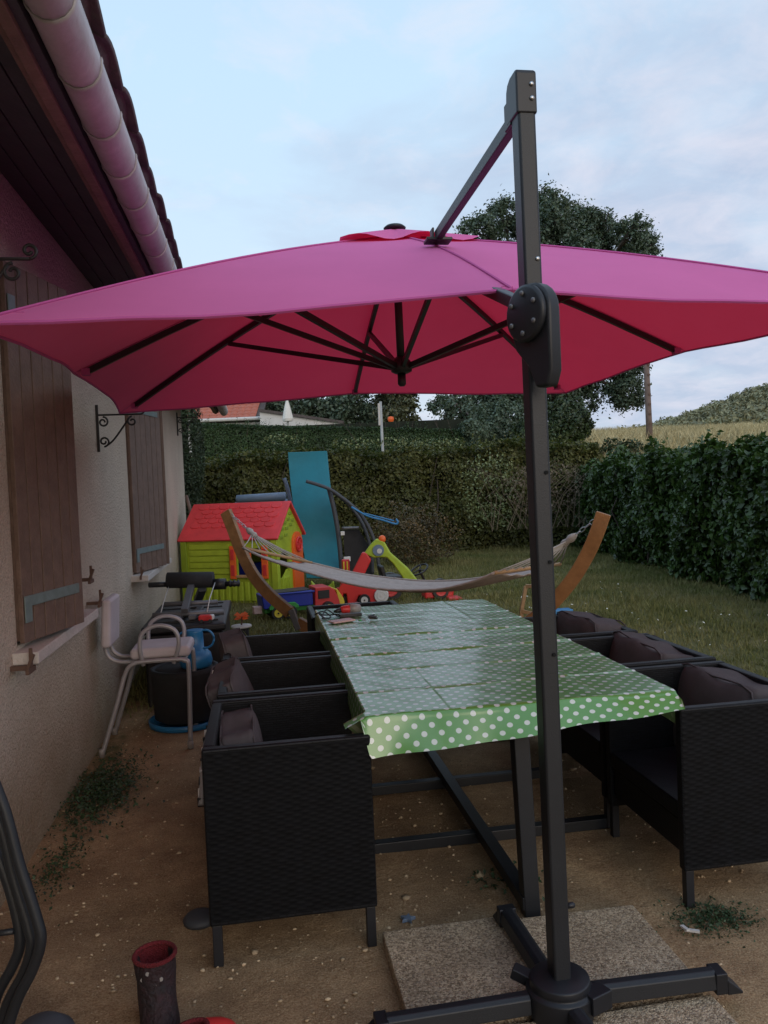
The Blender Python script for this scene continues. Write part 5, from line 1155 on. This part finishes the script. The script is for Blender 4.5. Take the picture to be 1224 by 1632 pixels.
# neighbour house
nb = thing('neighbour_house', tuple(P(380, 690, 29)), 'white walled house with an orange red tiled roof beyond the clipped hedge', 'house')
a = P(330, 667, 28); b = P(417, 670, 28); rr = (b-a); rr.z = 0; rl_ = rr.length; rr.normalize(); bk = Vector((-rr.y, rr.x, 0)); ez = P(380, 668, 28).z
a = a-rr*3.0; rl_ += 3.0
R = Matrix((rr, bk, ZZ)).transposed()
g = MB(); g.box(a+rr*rl_/2+bk*2.6+ZZ*(-.0)+Vector((0, 0, (ez-.1+1.5)/2-a.z)), (rl_-.2, 4.6, ez-1.6), R); g.build('wall', 'neighbor_wall', nb)
sl = (bk*2.8+ZZ*1.5).normalized(); sn = rr.cross(sl)
g = MB(); o = Vector((a.x, a.y, ez)); R2 = Matrix((rr, sl, sn)).transposed(); g.box(o+rr*rl_/2+sl*1.6-sn*.05, (rl_, 3.2, .08), R2); g.build('roof', 'tile_dark', nb)
g = MB(); sl2 = (-bk*2.8+ZZ*1.5).normalized(); g.box(o+bk*5.3+rr*rl_/2+sl2*1.6, (rl_, 3.2, .08), Matrix((rr, sl2, rr.cross(sl2))).transposed()); g.build('roof', 'tile_dark', nb)
ft = None
tw, tl = .235, .30
for i in range(int(rl_/tw)):
    for j in range(10):
        c = o+rr*(tw*(i+.5))+sl*(.16+tl*j)+sn*.02
        if ft is None:
            g = MB(); g.grid([[Vector((tw*.49*s_, y_, .035*math.cos(s_*PI/2)+.012*(1-y_*3))) for s_ in (-1, -.5, 0, .5, 1)] for y_ in (-.155, .155)]); ft = g.build('roof_tile', 'neighbor_tile', nb, world=False, solid=.012); x_ = ft
        else:
            x_ = ft.copy(); COL.objects.link(x_); x_.parent = nb
        x_.matrix_basis = Matrix.Translation(c-root_loc(nb)) @ R2.to_4x4()
g = MB(); g.tube([o-sn*.0-bk*.06, o+rr*rl_-bk*.06], .06, 8); g.build('gutter', 'neighbor_wall', nb)
t = thing('garage', tuple(P(480, 690, 27.5)), 'low white garage wall with a sloping dark roof edge beside the red roofed house', 'garage')
p0, p1 = P(415, 657, 27.5), P(548, 676, 27.5); g = MB(); dd = (p1-p0); dd.z = 0; LL = dd.length; dd.normalize()
g.prism([(0, -2.2), (LL, -2.2), (LL, p1.z-p0.z), (0, 0)], p0, dd, ZZ, .3); g.build('wall', 'neighbor_wall', t)
g = MB(); g.bar(p0+ZZ*.05, p1+ZZ*.05, .5, .09); g.build('roof_edge', 'tile_dark', t)
q = P(623, 672, 26); g = MB(); g.lathe([(.06, -.5), (.07, 0), (.11, .06), (.09, .15), (.02, .17)], q, 10); t = g.build('chimney_pot', 'orange', smooth=True, origin=q); tag(t, 'small orange ornament poking above the clipped hedge', 'ornament')

# ------------------------------------------------------------------ foreground left: chair frame, boots, shoes
t = thing('folding_chair', (-.85, 1.95, 0), 'folded black tubular metal chair leaning at the left edge in the foreground', 'folding chair')
def fr(l, d, r_=.013): return smoothpath([P(x, y, d) for x, y in l], 6)
for l, d in (([(-60, 1130, ), (2, 1275), (30, 1375), (58, 1462), (65, 1500), (52, 1545), (25, 1600), (0, 1680)], 1.95), ([(-60, 1240), (-5, 1360), (22, 1440), (32, 1500), (20, 1540), (-6, 1590), (-30, 1680)], 2.0), ([(-70, 1180), (-5, 1300), (22, 1400), (46, 1480), (50, 1510), (38, 1550), (12, 1600), (-10, 1680)], 1.98)):
    g = MB(); g.tube(fr(l, d), .0135, 12); g.build('frame_tube', 'anthracite', t, smooth=True)
    e = P(l[-1][0], l[-1][1], d); g = MB(); g.tube([e, Vector((e.x-.01, e.y, .01))], .0135, 10); g.build('leg', 'anthracite', t, smooth=True)
g = MB(); g.tube([P(-20, 1490, 2.0), P(22, 1484, 1.99)], .008, 8); g.build('cross_rod', 'anthracite', t, smooth=True)

def boot(name, c, rz, h, m1, m2, label, cat='boot', grp=None, low=False):
    t = thing(name, (c[0], c[1], 0), label, cat, grp); R = Matrix.Rotation(rz, 3, 'Z'); o = Vector((c[0], c[1], 0))
    # sections front(toe=-y) to heel : sweep of ellipse rings up the shaft
    secs = [(.0, .095, .050, .004), (.0, .100, .052, .025), (.012, .085, .048, .060), (.030, .066, .050, .095), (.038, .056, .050, .13), (.040, .055, .054, h*.8), (.040, .056, .056, h)]
    if low: secs = [(.0, .115, .046, .004), (.0, .12, .048, .025), (.01, .10, .045, .055), (.03, .06, .036, .075)]
    rows = []
    for (oy, ry, rx, z) in secs: rows.append([o+R @ Vector((rx*(1+.05*math.sin(3*a+z*60))*math.cos(a), oy+ry*(1+.06*math.sin(2*a-z*45))*math.sin(a), z+(.006*math.sin(3*a) if z > .1 else 0))) for a in np.linspace(0, 2*PI, 21)])
    g = MB(); g.grid(rows); body = g.build('upper', m1, t, smooth=True, solid=.006, sub=1)
    oy, ry, rx, z = secs[-1]
    g = MB(); g.tube([o+R @ Vector((rx*math.cos(a), oy+ry*math.sin(a), z+.002)) for a in np.linspace(0, 2*PI, 21)[:-1]], .0065, 8, closed=True); g.build('collar', m2, t, smooth=True)
    g = MB(); g.grid([[o+R @ Vector((rx*k*math.cos(a), oy+ry*k*math.sin(a), zz)) for a in np.linspace(0, 2*PI, 21)] for k, zz in ((.95, z), (.8, z*.6), (.1, z*.5))]); g.build('lining', m2, t, smooth=True)
    g = MB(); g.lathe([(1, 0), (1.05, .01), (1.0, .022)], (0, 0, 0), 22); g.v = [tuple(o+R @ Vector((v[0]*secs[0][2], v[1]*secs[0][1], v[2]))) for v in g.v]; g.build('sole', 'black_plastic', t)
    return t, o, R
t, o, R = boot('snow_boot', (-.335, 2.24), .25, .195, 'boot_fabric', 'boot_lining', 'dark speckled winter boot standing upright with a red furry lining', 'boot', None)
for k in range(8):
    g = MB(); a = -.9+(k % 4)*.35; zz = .06+.035*(k//4)+.02*(k % 3); g.lathe([(.006, 0), (.006, .003)], o+R @ Vector((.050*math.sin(a), .035-.052*math.cos(a), zz+.04)), 8, Matrix.Rotation(PI/2, 3, 'X')); g.build('eyelet', 'gadget_grey', t)
t, o, R = boot('red_shoe', (-.225, 2.12), 2.2, .09, 'red', 'boot_lining', 'red shoe with a white patch lying beside the dark boot', 'shoe', None, True)
g = MB(); g.box(o+Vector((-.03, -.01, .066)), (.03, .06, .012), .4); g.build('white_patch', 'white_plastic', t, bevel=.004)
t, o, R = boot('red_trainer', (-.80, 2.10), .8, .09, 'red', 'boot_lining', 'red shoe with white trim at the bottom left corner', 'shoe', None, True)
g = MB(); g.box(o+Vector((.03, -.02, .066)), (.05, .03, .012), .4); g.build('white_patch', 'white_plastic', t, bevel=.004)
g = MB(); g.lathe([(.092, 0), (.10, .02), (.095, .06), (.08, .10), (.05, .125), (.01, .135)], (-.62, 2.15, 0), 24); t = g.build('dark_bucket_hat', 'grey_rubber', smooth=True, origin=(-.62, 2.15, 0)); tag(t, 'dark grey rounded hat lying on the ground beside the folded chair', 'hat')
g = MB(); g.lathe([(.13, 0), (.135, .008), (.10, .016)], (-.62, 2.15, 0), 24); g.build('brim', 'grey_rubber', t)

# weeds, litter
def weeds(name, c, n, rx, ry, label, s_=.03, h_=.03):
    p = np.stack([c[0]+rng.normal(0, rx, n), c[1]+rng.normal(0, ry, n), .006+np.abs(rng.normal(0, h_, n))], 1)
    tag(leaf_cloud(name, p, np.tile([0, 0, 1.], (n, 1)), s_, 'weed', flat=.6), label, 'weeds', kind='stuff')
weeds('ground_weed', (1.42, 2.40), 1000, .07, .05, 'patch of low dark green weeds in front of the nearest right armchair', .012, .006)
weeds('wall_weed', (-.84, 4.15), 2400, .085, .24, 'dark weeds growing at the foot of the house wall', .020, .014)
weeds('gravel_weed', (-.86, 3.35), 420, .05, .16, 'sparse weeds along the wall in the foreground', .016, .008)
weeds('sprig_weed', (.86, 2.80), 130, .07, .06, 'thin sprigs of weed by the table post', .02, .012)
g = MB(); c = G(1103, 1483, .02); g.box(c, (.045, .012, .006), -.5); g.box(c+Vector((-.018, .012, .004)), (.012, .03, .006), .2); tag(g.build('litter', 'white_plastic', origin=c), 'crumpled scrap of white plastic lying in the weeds', 'litter')
c = G(650, 1464, .01); o2 = [(.028*(1 if k % 2 == 0 else .42)*math.cos(k*PI/5), .028*(1 if k % 2 == 0 else .42)*math.sin(k*PI/5)) for k in range(10)]
g = MB(); g.prism(o2, c, (1, 0, 0), (0, 1, 0), .012); tag(g.build('star_toy', 'steel_blue', bevel=.002, origin=c), 'small blue star shaped toy lying on the sandy ground', 'toy')
c = G(318, 1455, .03); g = MB(); g.lathe([(.055, -.03), (.058, -.018), (.045, -.004), (.015, .0)], c, 16); tag(g.build('green_ball', 'grey_rubber', smooth=True, origin=c), 'flat dark green cap lying beside the nearest left armchair', 'cap')
n = 90; x = rng.uniform(2.4, 4.6, n); y = rng.uniform(4.6, 9, n); p = np.stack([x, y, height(x, y)+rng.uniform(.05, .16, n)], 1)
tag(leaf_cloud('lawn_flowers', p, np.tile([0, 0, 1.], (n, 1)), .022, 'flower', flat=.5), 'tiny white flower heads dotted over the right side of the lawn', 'flowers', kind='stuff')
